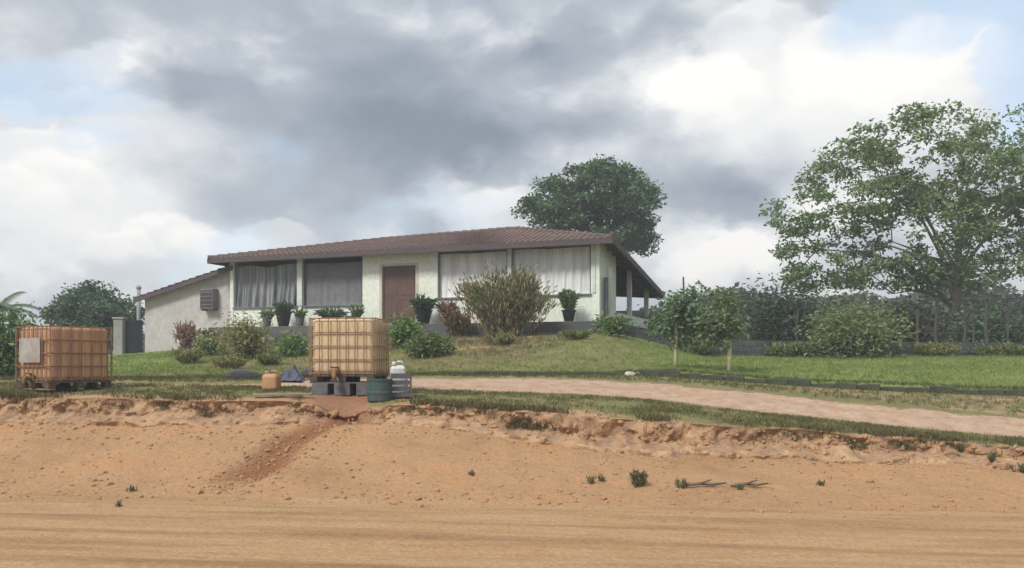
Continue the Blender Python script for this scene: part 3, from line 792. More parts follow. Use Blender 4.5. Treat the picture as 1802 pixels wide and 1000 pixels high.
def palm(name, label, base, height, fr, nfr, colours, lean=(0, 0), trunk_r=.11, droop=.9, cat='palm', group=None, wide=.05):
    t = thing(name, label, cat, base, 0, group)
    pts = [Vector((lean[0] * q * q, lean[1] * q * q, height * q)) for q in (-.03, .25, .5, .75, 1)]
    MB().tube(pts, [trunk_r * 1.3, trunk_r, trunk_r, trunk_r * .9, trunk_r * .8], 8).build('trunk', M['bark_pale'], t, smooth=True)
    top = pts[-1]
    for k_ in range(nfr):
        a = 6.283 * k_ / nfr + random.uniform(-.25, .25); el_ = random.uniform(.1, 1.1); L = fr * random.uniform(.8, 1.1)
        rib = []; d = Vector((math.cos(a) * math.cos(el_), math.sin(a) * math.cos(el_), math.sin(el_))); q = top.copy()
        for i in range(9):
            rib.append(q.copy()); q += d * L / 8; d = (d + Vector((0, 0, -droop / 8 * (1 + i * .15)))).normalized()
        vs, fs = [], []
        mb = MB(); mb.tube(rib, [.02 * (1 - i / 9) + .004 for i in range(9)], 4, False)
        for i in range(1, 9):
            dd = (rib[i] - rib[i - 1]); sd_ = dd.cross(Vector((0, 0, 1))).normalized()
            for u in (0, .33, .66):
                pp = rib[i - 1] + dd * u; ll = L * .26 * math.sin(.5 + 2.4 * (i + u) / 9.5)
                for s_ in (-1, 1):
                    tip = pp + sd_ * s_ * ll + dd.normalized() * ll * .55 + Vector((0, 0, -ll * .35)); wv = dd.normalized() * wide
                    mb.add([pp - wv, pp + wv, tip], ((0, 1, 2),))
        o = mb.build('frond', M['palm'], t)
    return t


M['palm'] = mat('palm_leaf', (.085, .125, .075), .6, .3, 3, (.11, .15, .085))
M['palm_grey'] = M['palm']
palm('palm_tree', 'feathery palm at the far left edge behind the orange tank', (X(-5, 38), 38, 1.7), 2.35, 1.75, 13, None)
palm('palm_tree', 'lower palm just above the left tank near the picture edge', (X(30, 44), 44, 1.7), 2.0, 1.35, 11, None)


def bush(name, label, px, py_base, Y, w_, h_, n, size, colours, cat='bush', up=.4, aspect=.4, stems=7, upright=0.0, depth=None, z=None, group=None, var=.3, tilt=0, ragged=.0):
    """w_, h_ in metres; leaves on arching stems"""
    x = X(px, Y); zg = ground_z(x, Y) if z is None else z
    t = thing(name, label, cat, (x, Y, zg), 0, group); dp = depth or w_ * .8
    sm = MB(); pts = []; aim = []
    ns = max(stems, 5)
    for k_ in range(ns):
        a = random.uniform(0, 6.283); r = math.sqrt(random.random())
        tip = Vector((math.cos(a) * r * w_ * .46 + tilt * h_, math.sin(a) * r * dp * .46, h_ * (1 - (.42 - ragged * .5) * r * r) * random.uniform(.72 - ragged * .5, 1.0)))
        root = Vector((tip.x * .18, tip.y * .18, -.05)); mid = root.lerp(tip, .5) + Vector((tip.x * .12, tip.y * .12, h_ * .07))
        sm.tube((root, mid, tip), (.012 + h_ * .008, .010 + h_ * .005, .005), 5, False)
        m = n // ns
        for i in range(m):
            u = random.random() ** .7; p_ = root.lerp(mid, u * 2) if u < .5 else mid.lerp(tip, u * 2 - 1)
            sp = (.10 + .16 * (1 - upright)) * min(w_, h_ * 1.2) * .75
            pts.append((p_.x + random.gauss(0, sp), p_.y + random.gauss(0, sp), max(.01, p_.z + random.gauss(0, sp * .7))))
            aim.append((p_.x * .8, p_.y * .8, upright * 1.6))
    sm.build('stems', M['stem'], t)
    leaves('foliage', pts, size, colours, t, aspect, up, np.array(aim) + 1e-6, var)
    return t


# ornamental shrubs round the house
bush('croton_shrub', 'tall spiky yellowish olive shrub before the white curtained windows', 890, 600, 29.1, 3.15, 2.25, 9500, .19, CROTON + [(.17, .21, .09), (.20, .225, .10), (.15, .19, .08)], 'shrub', upright=.95, aspect=.2, stems=64, depth=1.6, up=.1, ragged=.32)
bush('croton_shrub', 'reddish low shrub against the wall left of the large yellowish shrub', 808, 590, 30.6, 1.0, 1.0, 900, .2, [(.22, .12, .08), (.18, .13, .08), (.15, .14, .07)], 'shrub', upright=.6, aspect=.3, stems=14)
bush('rounded_bush', 'olive green rounded bush below the leftmost window', 437, 640, 26.5, 1.3, 1.3, 2300, .13, OLIVE, up=.5, stems=26)
bush('rounded_bush', 'low bright bush on the slope left of the olive bush', 368, 650, 27.5, 1.0, .6, 1000, .13, OLIVE + BRIGHT, stems=20)
bush('pinkish_shrub', 'pinkish brown shrub standing against the grey wing wall', 326, 640, 29.5, .75, 1.1, 900, .16, PINK, 'shrub', upright=.6, aspect=.3, stems=12)
bush('leafy_bush', 'green bush right behind the tan tank below the door', 712, 630, 27.0, .95, 1.1, 1300, .16, GREEN + BRIGHT, stems=18)
bush('leafy_bush', 'pale green spreading bush on the slope right of the tan tank', 758, 650, 25.0, 1.25, .62, 1400, .15, [(.17, .21, .10), (.13, .18, .07), (.10, .15, .05)], stems=22)
bush('leafy_bush', 'green bush on the slope between the blue sheet and tan tank', 520, 640, 26.5, .9, .65, 900, .15, GREEN + BRIGHT, stems=18)
bush('leafy_bush', 'small green shrub on the mound by the house corner post', 1083, 610, 28.5, .75, .75, 700, .16, GREEN, stems=10)
bush('leafy_bush', 'green plant growing up the porch beside the corner post', 1062, 590, 29.8, .7, .55, 520, .17, BRIGHT, stems=8)
bush('leafy_bush', 'dark green undergrowth at the far left behind the orange tank', 2, 690, 21, 1.5, 1.75, 2200, .16, DARK + GREEN, stems=22)
bush('grey_shrub', 'grey green shrub below the air conditioner', 362, 620, 31.5, .75, .75, 700, .14, [(.13, .14, .12), (.09, .11, .08), (.16, .14, .13)], 'shrub', stems=10)

for (lab, px, Y, w_, h_, pal) in (('rough olive growth at the foot of the mound under the olive bush', 400, 23.5, .9, .3, OLIVE), ('low weeds on the mound in front of the olive bush', 470, 24.5, .8, .3, OLIVE + GREEN),
                                  ('scruffy plants on the slope below the pinkish shrub', 330, 25.5, 1.1, .4, OLIVE), ('low dry weeds on the mound below the tall shrubbery', 880, 26.5, 1.0, .28, OLIVE),
                                  ('low green weeds on the mound below the potted corner shrub', 1010, 27.0, 1.1, .25, OLIVE + GREEN), ('ragged weeds growing at the foot of the block wall near the saplings', 1225, 29.6, 1.6, .5, GREEN + OLIVE),
                                  ('ragged weeds at the wall foot left of the rounded light bush', 1395, 29.7, 2.0, .45, GREEN + OLIVE), ('ragged weeds at the wall foot below the big tree', 1640, 29.8, 2.2, .42, OLIVE), ('ragged weeds at the wall foot near the right edge', 1765, 29.9, 2.0, .4, OLIVE + GREEN)):
    bush('weed_patch', lab, px, 0, Y, w_, h_, int(900 * w_), .13, pal, 'weeds', upright=.4, aspect=.3, stems=16, depth=.7)

# potted plants on the terrace edge
def potted(label, px, Y, pot_r, pot_h, pw, ph, n, size, colours, pm='black_plastic', upright=.3, aspect=.4, flare=1.0, name='potted_plant'):
    a = front_x(px, -.75); x, y = from_house(a, -.75); z = HF - .06
    t = thing(name, label, 'potted plant', (x, y, z))
    MB().lathe(((pot_r * .62, 0), (pot_r * .8, pot_h * .45), (pot_r * flare, pot_h), (pot_r * flare * 1.1, pot_h * 1.01), (pot_r * flare * 1.1, pot_h * 1.1), (pot_r * flare * .92, pot_h * 1.1), (pot_r * .88, pot_h * .9)), 18).build('pot', M[pm], t)
    pts = []; aim = []
    for i in range(n):
        an = random.uniform(0, 6.283); r = math.sqrt(random.random()); u = random.random()
        pts.append((math.cos(an) * r * pw * .4 * (.4 + u), math.sin(an) * r * pw * .4 * (.4 + u), pot_h + ph * u * (1 - .3 * r))); aim.append((math.cos(an) * r, math.sin(an) * r, upright * 1.5))
    leaves('foliage', pts, size, colours, t, aspect, .3, np.array(aim), .3)
    return t


potted('black pot with dark plant under the leftmost window', 499, 0, .30, .52, .55, .42, 220, .22, DARK)
potted('wide black bowl with low dark plant under the charcoal window', 583, 0, .46, .22, .9, .42, 330, .26, DARK, upright=.15, aspect=.25)
potted('black pot with plant just right of the brown door', 745, 0, .32, .48, .75, .5, 320, .24, DARK + [(.05, .06, .06)])
potted('small pot of reddish spiky leaves right of the door pot', 786, 0, .24, .25, .7, .5, 260, .26, PINK + [(.10, .05, .06)], 'terracotta', .7, .2)
potted('green potted shrub against the white wall by the house corner', 1001, 0, .24, .38, .55, .75, 420, .18, GREEN, 'black_plastic', .5)
potted('small potted spiky plant in front of the pier left of the door', 628, 0, .15, .2, .4, .5, 120, .24, GREEN, 'terracotta', .9, .18)
potted('small white pot with low plant left of the black window pot', 470, 0, .19, .36, .45, .3, 150, .18, GREEN + OLIVE, 'white_paint', .3)
potted('small white pot with plant right of the black window pot', 528, 0, .17, .34, .4, .3, 150, .18, GREEN, 'white_paint', .3)

# saplings with limewashed trunks on the lawn
def sapling(label, px, py, Y, h_top, crown, cols_):
    x = X(px, Y); zg = ground_z(x, Y)
    t = thing('sapling', label, 'young tree', (x, Y, zg), 0, 'young trees on the lawn')
    MB().tube(((0, 0, -.05), (.01, 0, .55), (.0, .02, 1.1)), (.06, .05, .045), 8).build('painted_trunk', M['limewash'], t, smooth=True)
    tb = MB(); tb.tube(((0, .02, 1.1), (.03, 0, 1.6), (.06, 0, h_top - zg - .3)), (.045, .035, .012), 7, False)
    e = [(q[0] - x, q[1] - Y, q[2] - zg, q[3], q[4], q[5]) for q in crown]
    cl = clump_points(e, 34, .35)
    for c in cl:
        tb.tube(((.02, 0, min(max(1.2, c[2] * .75), 2.3)), tuple(c)), (.02, .006), 4, False)
    tb.build('trunk', M['bark'], t, smooth=True)
    pts = np.concatenate([c + np.clip(RNG.normal(size=(42, 3)), -1.7, 1.7) * .15 for c in cl])
    leaves('crown', pts, .15, cols_, t, .5, .4)


sapling('young tree with pale painted trunk nearest the house corner', 1189, 650, 22.5, Z(515, 22.5), [el(1198, 560, 36, 46, 22.5, .55), el(1218, 530, 24, 24, 22.5, .4), el(1172, 575, 16, 20, 22.5, .3)], [(.15, .22, .14), (.17, .25, .15), (.12, .18, .115)])
sapling('young tree with white painted trunk, right one of the two saplings', 1283, 655, 21.8, Z(525, 21.8), [el(1270, 562, 32, 40, 21.8, .5), el(1284, 535, 18, 20, 21.8, .4), el(1248, 580, 16, 16, 21.8, .3)], [(.18, .23, .13), (.20, .25, .14), (.14, .19, .115)])

# ------------------------------------------------------------------ wall, fence and growth behind the lawn
def lowwall(name, label, pts, hgt, th, blk=.42):
    t = thing(name, label, 'wall', (pts[0][0], pts[0][1], 0))
    o = Vector((pts[0][0], pts[0][1], 0))
    for (x0, y0_, z0, t0), (x1, y1_, z1, t1) in zip(pts[:-1], pts[1:]):
        L = math.hypot(x1 - x0, y1_ - y0_); n = max(2, int(L / blk)); ang = math.atan2(y1_ - y0_, x1 - x0); mb = MB()
        for q in range(n):
            u0, u1 = q / n, (q + 1) / n; um = (u0 + u1) / 2
            zt = t0 + (t1 - t0) * um; zb_ = z0 + (z1 - z0) * um - .3
            rows = max(1, int(round((zt - zb_) / .2)))
            for r in range(rows):
                off = (.5 if r % 2 else 0) / n
                cx_, cy_ = x0 + (x1 - x0) * (um + off * .98), y0_ + (y1_ - y0_) * (um + off * .98)
                jx = random.uniform(-.018, .018); a_ = zb_ + (zt - zb_) * r / rows; b_ = zb_ + (zt - zb_) * (r + 1) / rows
                mb.box((-L / n / 2 + .006, -th / 2 + jx, a_ + .006), (L / n / 2 - .006, th / 2 + jx, b_ - .004 + random.uniform(-.004, .004)), Matrix.Rotation(ang, 3, 'Z'), (cx_ - o.x, cy_ - o.y, 0))
        dxn, dyn = -math.sin(ang) * th * .38, math.cos(ang) * th * .38
        cvs = [(x0 - o.x + q_ * dxn, y0_ - o.y + q_ * dyn, zz_) for q_ in (-1, 1) for zz_ in (z0 - .3, t0 - .06)] + [(x1 - o.x + q_ * dxn, y1_ - o.y + q_ * dyn, zz_) for q_ in (-1, 1) for zz_ in (z1 - .3, t1 - .06)]
        MB().add(cvs, ((0, 1, 3, 2), (4, 6, 7, 5), (0, 4, 5, 1), (2, 3, 7, 6), (1, 5, 7, 3), (0, 2, 6, 4))).build('wall_core', M['stone_wall'], t)
        b_ = mb.build('block_courses', M['stone_wall'], t); b_['kind'] = 'stuff'
    return t


p0 = (4.25, 32.6); p1 = (6.35, 30.1); p2 = (26, 30.6)
g0, g1, g2 = ground_z(*p0), ground_z(*p1), ground_z(*p2)
lowwall('garden_wall', 'dark low block wall along the back of the lawn', [(p0[0], p0[1], g0, 3.15), (p1[0], p1[1], g1, 2.6), (16, 30.3, ground_z(16, 30.3), 2.52), (p2[0], p2[1], g2, 2.52)], .55, .2)

fence = thing('post_fence', 'rough dark wooden post and wire fence behind the low block wall', 'fence', (6, 31.2, 0))
posts = [(1200, 488), (1248, 520), (1302, 508), (1405, 545), (1512, 550), (1612, 545), (1648, 548), (1691, 522), (1712, 540), (1736, 520), (1768, 526), (1797, 515), (1830, 522), (1865, 520), (1905, 524)]
prev_p = None
for (px, py) in posts:
    Y = 31.3; x = X(px, Y); zt = Z(py, Y); r = random.uniform(.035, .06); zg = ground_z(x, Y) - .1
    jx = random.uniform(-.14, .14)
    MB().tube(((x - 6, 0, zg), (x - 6 + jx, .02, (zg + zt) / 2), (x - 6 + jx * .4, 0, zt)), (r * 1.1, r, r * .85), 7).build('post', M['post'], fence)
    if prev_p:
        for hh in (2.9, 3.4, 3.9):
            if hh < min(zt, prev_p[1]) - .05:
                MB().tube(((prev_p[0] - 6, -.08, hh), ((prev_p[0] + x) / 2 - 6, -.08, hh - .04), (x - 6, -.08, hh)), .009, 4, False).build('wire', M['wire'], fence)
    prev_p = (x, zt)
MB().tube(((X(1690, 31.3) - 6, -.09, Z(527, 31.3)), (X(1910, 31.3) - 6, -.09, Z(524, 31.3))), .022, 6).build('rail', M['post'], fence)

bush('dark_bush', 'large dark blue-green bush behind the wall, right of the saplings', 1370, 610, 34, 2.9, 2.7, 5200, .2, [(.065, .095, .08), (.08, .115, .085), (.10, .135, .095)], stems=44, z=2.1)
bush('light_bush', 'rounded yellow-green bush in front of the low wall', 1508, 625, 29.2, 2.6, 1.75, 4200, .17, [(.21, .255, .13), (.18, .23, .115), (.24, .265, .14)], stems=36)
bush('wild_bush', 'green bush behind the wall next to the house porch', 1178, 600, 33.5, 1.6, 1.9, 2000, .19, GREEN, stems=20, z=2.1)
bush('wild_bush', 'green tangle behind the wall between the saplings', 1245, 600, 33, 1.8, 2.0, 2400, .19, GREEN + DARK, stems=22, z=2.1)
bush('wild_bush', 'yellow-green scrub behind the rounded light bush', 1480, 600, 34, 2.4, 2.0, 2400, .2, OLIVE + GREEN, stems=22, z=2.1)
bush('wild_bush', 'dark leafy bush behind the fence right of the tall tree trunk', 1725, 600, 34.2, 2.6, 1.9, 3000, .2, DARK, stems=26, z=2.1)
bush('wild_bush', 'dark leafy bush behind the fence between dark and light bushes', 1432, 600, 34.8, 2.2, 2.3, 2600, .2, DARK + GREEN, stems=24, z=2.1)
bush('wild_bush', 'greyish scrub left of the big spreading tree trunk', 1600, 600, 34, 2.8, 2.0, 3200, .2, [(.075, .08, .06), (.06, .07, .05), (.09, .09, .07)], stems=22, z=2.1)
bush('wild_bush', 'low greyish scrub behind the fence at the right edge', 1760, 600, 34.5, 3.2, 1.3, 2200, .2, [(.075, .085, .06), (.06, .075, .05), (.085, .10, .06)], stems=24, z=2.1)


def belt(name, label, x0, x1, Y, zt, n, cols_, size, dep=6, hv=.9, wob=.16):
    """far wood that reads as one mass"""
    xs = RNG.uniform(x0, x1, n); ys = Y + RNG.uniform(0, dep, n)
    top = zt * (1 + hv * fbm(xs * wob, xs * 0 + 1.3, 77, 4)); u = RNG.uniform(0, 1, n) ** .55
    z = 1.4 + (top - 1.4) * u
    pts = np.stack([xs, ys, z], -1)
    o = leaves(name, pts, size, cols_, None, .6, .4); return tag(o, label, None, None, 'stuff')


belt('far_wood', 'hazy wood beyond the fence on the right', 8, 75, 62, 6.4, 34000, [(.11, .135, .115), (.095, .115, .10), (.13, .15, .12)], .5)
belt('far_wood', 'low hazy tree line far behind on the left', -80, 8, 95, 4.6, 13000, [(.08, .10, .08), (.065, .085, .07)], .6)
belt('far_wood', 'long distant forest edge on the horizon', -260, 260, 170, 7.5, 24000, [(.09, .11, .095), (.075, .095, .085)], 1.1, 10, .4, .05)

# gate and pillar left of the wing
Yg = 38.2
t = thing('metal_gate', 'dark blue sheet metal gate between the grey wing and a pillar', 'gate', (X(236, Yg), Yg, 1.75))
for q in range(4): MB().box((-.36 + q * .18, -.02, .05), (-.185 + q * .18, .02 + .006 * (q % 2), 1.92)).build('panel', M['gate'], t)
for zz in (.2, 1.0, 1.75): MB().box((-.36, -.045, zz), (.36, -.021, zz + .05)).build('cross_rail', M['gate'], t)
t = thing('gate_pillar', 'pale grey gate pillar left of the dark gate', 'pillar', (X(211, Yg), Yg, 1.75))
MB().box((-.2, -.2, -.2), (.2, .2, 1.95)).build('shaft', M['pillar'], t, bevel=.02); MB().box((-.24, -.24, 1.951), (.24, .24, 2.04)).build('cap', M['pillar'], t, bevel=.02)
t = thing('pipe_post', 'thin grey pipe standing up beside the wing roof', 'pipe', (X(244, 39.5), 39.5, 1.8))
MB().tube(((0, 0, -.2), (0, 0, Z(508, 39.5) - 1.8)), .085, 10).build('pipe', M['pillar'], t, smooth=True); MB().lathe(((.12, 0), (.13, .05), (.05, .14)), 12, (0, 0, Z(508, 39.5) - 1.8)).build('cap', M['pillar'], t)

# ------------------------------------------------------------------ kerb stones along the lawn
kerb = thing('garden_kerb', 'row of kerb stones edging the lawn, coloured dark like a shadowed cut', 'kerb', (3, 20.8, 1.5))
ks = []
for vv in range(3):
    mb = MB(); mb.box((-.23, -.075, -.16), (.23, .075, .10 + .02 * vv)); me_o = mb.build('kerb_stone', M['kerb'], kerb, bevel=.025); ks.append(me_o)
first = True
xk = -1.8; idx = 0
while xk < 16:
    yk = float(kb_y(xk)) - .02; y2_ = float(kb_y(xk + .46)); ang = math.atan2(y2_ - float(kb_y(xk)), .46)
    src = ks[idx % 3]; o = src if idx < 3 else src.copy()
    if idx >= 3: COL.objects.link(o); o.parent = kerb
    sc_ = 1 if xk > 2.6 else .55
    o.location = (xk + .23 * math.cos(ang) - 3, yk + .23 * math.sin(ang) - 20.8, float(kb_z(xk + .2)) + (-.005 if xk > 2.6 else -.06) + random.uniform(-.02, .02) - 1.5)
    o.rotation_euler = (random.uniform(-.06, .06), random.uniform(-.05, .05), ang + random.uniform(-.05, .05))
    xk += .48 * math.cos(ang); idx += 1

# ------------------------------------------------------------------ caged water tanks
def rounded_box(mb, sx, sy, sz, r, seg=5, z0=0.0, rib=.0):
    """box with rounded vertical edges and soft top"""
    def ring(inset, z):
        pts = []
        for (cx_, cy_, a0) in ((sx / 2 - r, sy / 2 - r, 0), (-sx / 2 + r, sy / 2 - r, 90), (-sx / 2 + r, -sy / 2 + r, 180), (sx / 2 - r, -sy / 2 + r, 270)):
            for q in range(seg + 1):
                a_ = rad(a0 + 90 * q / seg); pts.append((cx_ + (r - inset) * math.cos(a_), cy_ + (r - inset) * math.sin(a_), z))
        return pts
    prof = [(.05, z0), (.015, z0 + .03), (0, z0 + .08)] + [(rib * (1 if q % 2 else 0), z0 + .08 + (sz - .16) * q / 10) for q in range(1, 10)] + [(0, z0 + sz - .08), (.015, z0 + sz - .035), (.06, z0 + sz)]
    n = 4 * (seg + 1); vs = []; fs = []
    for (i_, z_) in prof: vs += ring(i_, z_)
    for j in range(len(prof) - 1):
        for q in range(n): fs.append((j * n + q, j * n + (q + 1) % n, (j + 1) * n + (q + 1) % n, (j + 1) * n + q))
    fs.append(tuple(range(n))[::-1]); fs.append(tuple((len(prof) - 1) * n + q for q in range(n)))
    return mb.add(vs, fs)


def ibc(label, loc, rz, tank_m, bar_m, W=1.2, D=1.0, H=1.02, base_h=.30, blocks=True, plate=None):
    """front (valve side) faces -y; loc is on the ground under the middle"""
    t = thing('water_tank', label, 'water tank', loc, rz)
    z0 = base_h
    rounded_box(MB(), W - .06, D - .06, H - .02, .1, 6, z0 + .01, .006).build('tank', M[tank_m], t, smooth=True)
    MB().lathe(((.09, 0), (.09, .05), (.08, .06)), 18, (0, 0, z0 + H - .012)).build('filler_cap', M['black_plastic'], t)
    hs = (.015, .26, .50, .74, .985)
    for hh in hs:                                       # rings: one bar per side
        zz = z0 + H * hh
        for (a_, b_) in (((-W / 2, -D / 2), (W / 2, -D / 2)), ((W / 2, -D / 2), (W / 2, D / 2)), ((W / 2, D / 2), (-W / 2, D / 2)), ((-W / 2, D / 2), (-W / 2, -D / 2))):
            MB().tube(((a_[0], a_[1], zz), (b_[0], b_[1], zz)), .012, 6).build('cage_bar', M[bar_m], t)
    def vbars(n, f, L):
        first = None
        for q in range(n):
            u = -L / 2 + L * (q + (.5 if n < 3 else 0)) / (n - 1)
            if first is None:
                first = MB().tube(((0, 0, z0 - .01), (0, 0, z0 + H)), .011, 6).build('cage_bar', M[bar_m], t); o = first
            else: o = first.copy(); COL.objects.link(o); o.parent = t
            o.location = f(u) + (0,)
    vbars(8, lambda u: (u, -D / 2 - .016), W - .05); vbars(8, lambda u: (u, D / 2 + .016), W - .05)
    vbars(7, lambda u: (-W / 2 - .016, u), D - .05); vbars(7, lambda u: (W / 2 + .016, u), D - .05)
    # pallet
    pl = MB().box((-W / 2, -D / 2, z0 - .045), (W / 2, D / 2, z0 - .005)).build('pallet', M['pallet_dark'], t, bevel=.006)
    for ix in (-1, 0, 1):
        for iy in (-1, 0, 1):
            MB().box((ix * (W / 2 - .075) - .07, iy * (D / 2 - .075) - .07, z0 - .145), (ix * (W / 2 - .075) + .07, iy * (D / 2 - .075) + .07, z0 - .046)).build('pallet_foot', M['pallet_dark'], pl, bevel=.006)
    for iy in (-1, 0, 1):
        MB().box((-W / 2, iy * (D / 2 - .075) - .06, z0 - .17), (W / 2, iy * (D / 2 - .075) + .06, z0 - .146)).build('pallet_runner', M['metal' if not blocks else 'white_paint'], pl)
    # valve
    vx = -.10 if blocks else 0
    v = MB().tube(((vx, -D / 2 + .06, z0 + .07), (vx, -D / 2 - .09, z0 + .06)), .055, 12).build('valve', M['valve'], t, smooth=True)
    MB().tube(((vx, -D / 2 - .09, z0 + .06), (vx, -D / 2 - .14, z0 + .02), (vx, -D / 2 - .15, z0 - .1)), .042, 10).build('spout', M['valve'], v, smooth=True)
    MB().box((vx - .10, -D / 2 - .075, z0 + .115), (vx + .06, -D / 2 - .04, z0 + .14)).build('handle', M['pallet_dark'], v, bevel=.005)
    MB().lathe(((.07, 0), (.07, .03)), 14, (vx, -D / 2 - .155, z0 - .12)).build('spout_cap', M['pallet_dark'], v)
    if plate:
        px0, px1, pz0, pz1 = plate
        MB().box((px0, -D / 2 - .042, z0 + pz0), (px1, -D / 2 - .032, z0 + pz1)).build('label_plate', M['plate'], t)
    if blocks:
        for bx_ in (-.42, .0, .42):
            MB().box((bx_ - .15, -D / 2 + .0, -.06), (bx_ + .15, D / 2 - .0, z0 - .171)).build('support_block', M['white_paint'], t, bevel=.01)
    return t


Yi = 16.25
xi = (X(543, Yi) + X(660, Yi)) / 2
ci = Vector((xi, Yi, 0)) + Vector((math.sin(rad(6)) * .5, .5, 0))
ibc('caged tan plastic water tank on a pallet, middle of the picture', (ci.x, ci.y, ground_z(ci.x, ci.y) + .02), rad(-6) * -1 if False else rad(-6), 'tank_tan', 'metal', 1.22, 1.0, 1.04, .33, True)
# left one: turned so that valve side and long side both show
al = rad(57); Yn = 15.95; cn = Vector((X(85, Yn), Yn, 0))
dl_, df = Vector((math.cos(al), math.sin(al), 0)), Vector((-math.sin(al), math.cos(al), 0))
Wl, Dl = 1.08, 1.24                                     # valve side width, long side
ctr = cn + dl_ * Dl / 2 + df * Wl / 2
# local -y (valve side) must face -dl_ ; local x runs along -df
rzl = math.atan2(-df.y, -df.x)
ibc('rust-stained orange caged water tank with a grey label plate at the left', (ctr.x, ctr.y, ground_z(ctr.x, ctr.y) + .01), rzl, 'tank_orange', 'metal_rust', Wl, Dl, 1.0, .17, False, (-.36, .34, .33, .78))

# ------------------------------------------------------------------ odds and ends by the tanks
Yd = 15.75
x = X(668, Yd)
t = thing('cut_drum', 'teal plastic cut-down drum in front of the tan tank', 'drum', (x, Yd, ground_z(x, Yd) - .02))
MB().lathe(((.20, 0), (.215, .02), (.22, .13), (.228, .14), (.228, .17), (.22, .18), (.215, .36), (.228, .37), (.228, .40), (.205, .40), (.20, .05)), 26).build('shell', M['teal'], t, smooth=False)
x = X(706, 15.95); zg = ground_z(x, 15.95)
t = thing('plastic_crate', 'dark grey slatted plastic crate beside the teal drum', 'crate', (x, 15.95, zg), rad(8))
for (a_, b_) in (((-.18, -.16, 0), (.18, -.14, 0)), ((-.18, .14, 0), (.18, .16, 0)), ((-.18, -.139, 0), (-.16, .139, 0)), ((.16, -.139, 0), (.18, .139, 0))):
    for zz, hh in ((.02, .07), (.13, .07), (.24, .07), (.35, .09)):
        MB().box((a_[0], a_[1], zz), (b_[0], b_[1], zz + hh)).build('slat', M['grey_plastic'], t)
for sx in (-1, 1):
    for sy in (-1, 1): MB().box((sx * .172 - .012, sy * .152 - .012, 0), (sx * .172 + .012, sy * .152 + .012, .445)).build('corner_upright', M['grey_plastic'], t)
MB().box((-.159, -.139, .02), (.159, .139, .04)).build('base', M['grey_plastic'], t)
x = X(700, 16.5); zg = ground_z(x, 16.5)
t = thing('stump_block', 'grey block behind the crate carrying a white jug', 'block', (x, 16.5, zg - .03))
MB().box((-.17, -.17, 0), (.17, .17, .33)).build('body', M['pillar'], t, bevel=.03)
t = thing('white_jug', 'white plastic jug standing beside the tan tank', 'jug', (x, 16.5, zg + .301), rad(15))
jg = MB(); rounded_box(jg, .29, .2, .24, .06, 4, 0, .004); jg.build('body', M['white_plastic'], t, smooth=True)
MB().lathe(((.07, 0), (.035, .05), (.035, .075)), 12, (-.07, 0, .236)).build('neck', M['white_plastic'], t, smooth=True)
MB().tube(((-.03, 0, .26), (0, 0, .315), (.08, 0, .31), (.11, 0, .235)), .018, 7).build('handle', M['white_plastic'], t, smooth=True)
x = X(478, 16.9); zg = ground_z(x, 16.9)
t = thing('tan_canister', 'small tan plastic canister on the grass left of the tan tank', 'canister', (x, 16.9, zg - .01), rad(-10))
jg = MB(); rounded_box(jg, .33, .26, .33, .07, 4, 0, .006); jg.build('body', M['tan_plastic'], t, smooth=True)
MB().lathe(((.06, 0), (.05, .04), (.05, .06)), 12, (-.08, 0, .325)).build('neck', M['tan_plastic'], t, smooth=True)
MB().tube(((-.02, 0, .325), (.0, 0, .385), (.09, 0, .385), (.12, 0, .32)), .016, 6).build('handle', M['tan_plastic'], t, smooth=True)
# crumpled blue sheet
x = X(514, 18.8); zg = ground_z(x, 18.8); vs = []; n = 15
for j in range(n):
    for i in range(n):
        u, v = i / (n - 1) * 2 - 1, j / (n - 1) * 2 - 1; r = max(abs(u), abs(v))
        vs.append((u * .24 + .03 * math.sin(v * 7), v * .2, max(0, (.27 * (1 - r ** 1.5) + .09 * math.sin(u * 8 + v * 3) * (1 - r) + random.uniform(-.02, .02)))))
fs = [(j * n + i, j * n + i + 1, (j + 1) * n + i + 1, (j + 1) * n + i) for j in range(n - 1) for i in range(n - 1)]
tag(MB().add(vs, fs).build('blue_sheet', M['blue'], None), 'crumpled blue plastic sheet heaped behind the tan canister', 'plastic sheet').location = (x, 18.8, zg)


def rock(name, label, loc, s, m, cat='stone', seed=0):
    r_ = random.Random(seed); import bmesh
    bm = bmesh.new(); bmesh.ops.create_icosphere(bm, subdivisions=2, radius=1)
    for v in bm.verts:
        v.co = v.co * (1 + r_.uniform(-.12, .12)); v.co.x *= s[0]; v.co.y *= s[1]; v.co.z *= s[2]
    me = bpy.data.meshes.new(name); bm.to_mesh(me); bm.free(); me.materials.append(M[m])
    o = bpy.data.objects.new(name, me); COL.objects.link(o); o.location = loc
    return tag(o, label, cat)


x = X(425, 19.3); rock('garden_stone', 'grey flat stone at the foot of the olive bush', (x, 19.3, ground_z(x, 19.3) + .06), (.36, .22, .16), 'stone_wall', seed=3)
x = X(548, 19.6); rock('garden_stone', 'grey stone between the blue sheet and the tan tank', (x, 19.6, ground_z(x, 19.6) + .05), (.25, .2, .17), 'stone_wall', seed=4)
x = X(1108, 20.5); rock('white_stone', 'small white stone at the near end of the lawn kerb', (x, 20.5, ground_z(x, 20.5) + .03), (.13, .1, .08), 'pale_rock', seed=5)
x = X(498, 15.75); t = thing('old_plank', 'weathered plank lying on the verge in front of the tan tank', 'plank', (x, 15.75, ground_z(x, 15.75) + .03), rad(4))
MB().box((-.52, -.07, 0), (.5, .07, .035)).build('board', M['plank'], t, bevel=.005)

# weeds and dead sticks on the bank
def on_bank(px, py):
    for y in np.arange(9.0, 16, .02):
        xq = X(px, y)
        if HZ - (ground_z(xq, y) - EYE) * FPX / y <= py: return xq, float(y)
    return X(px, 13), 13.0


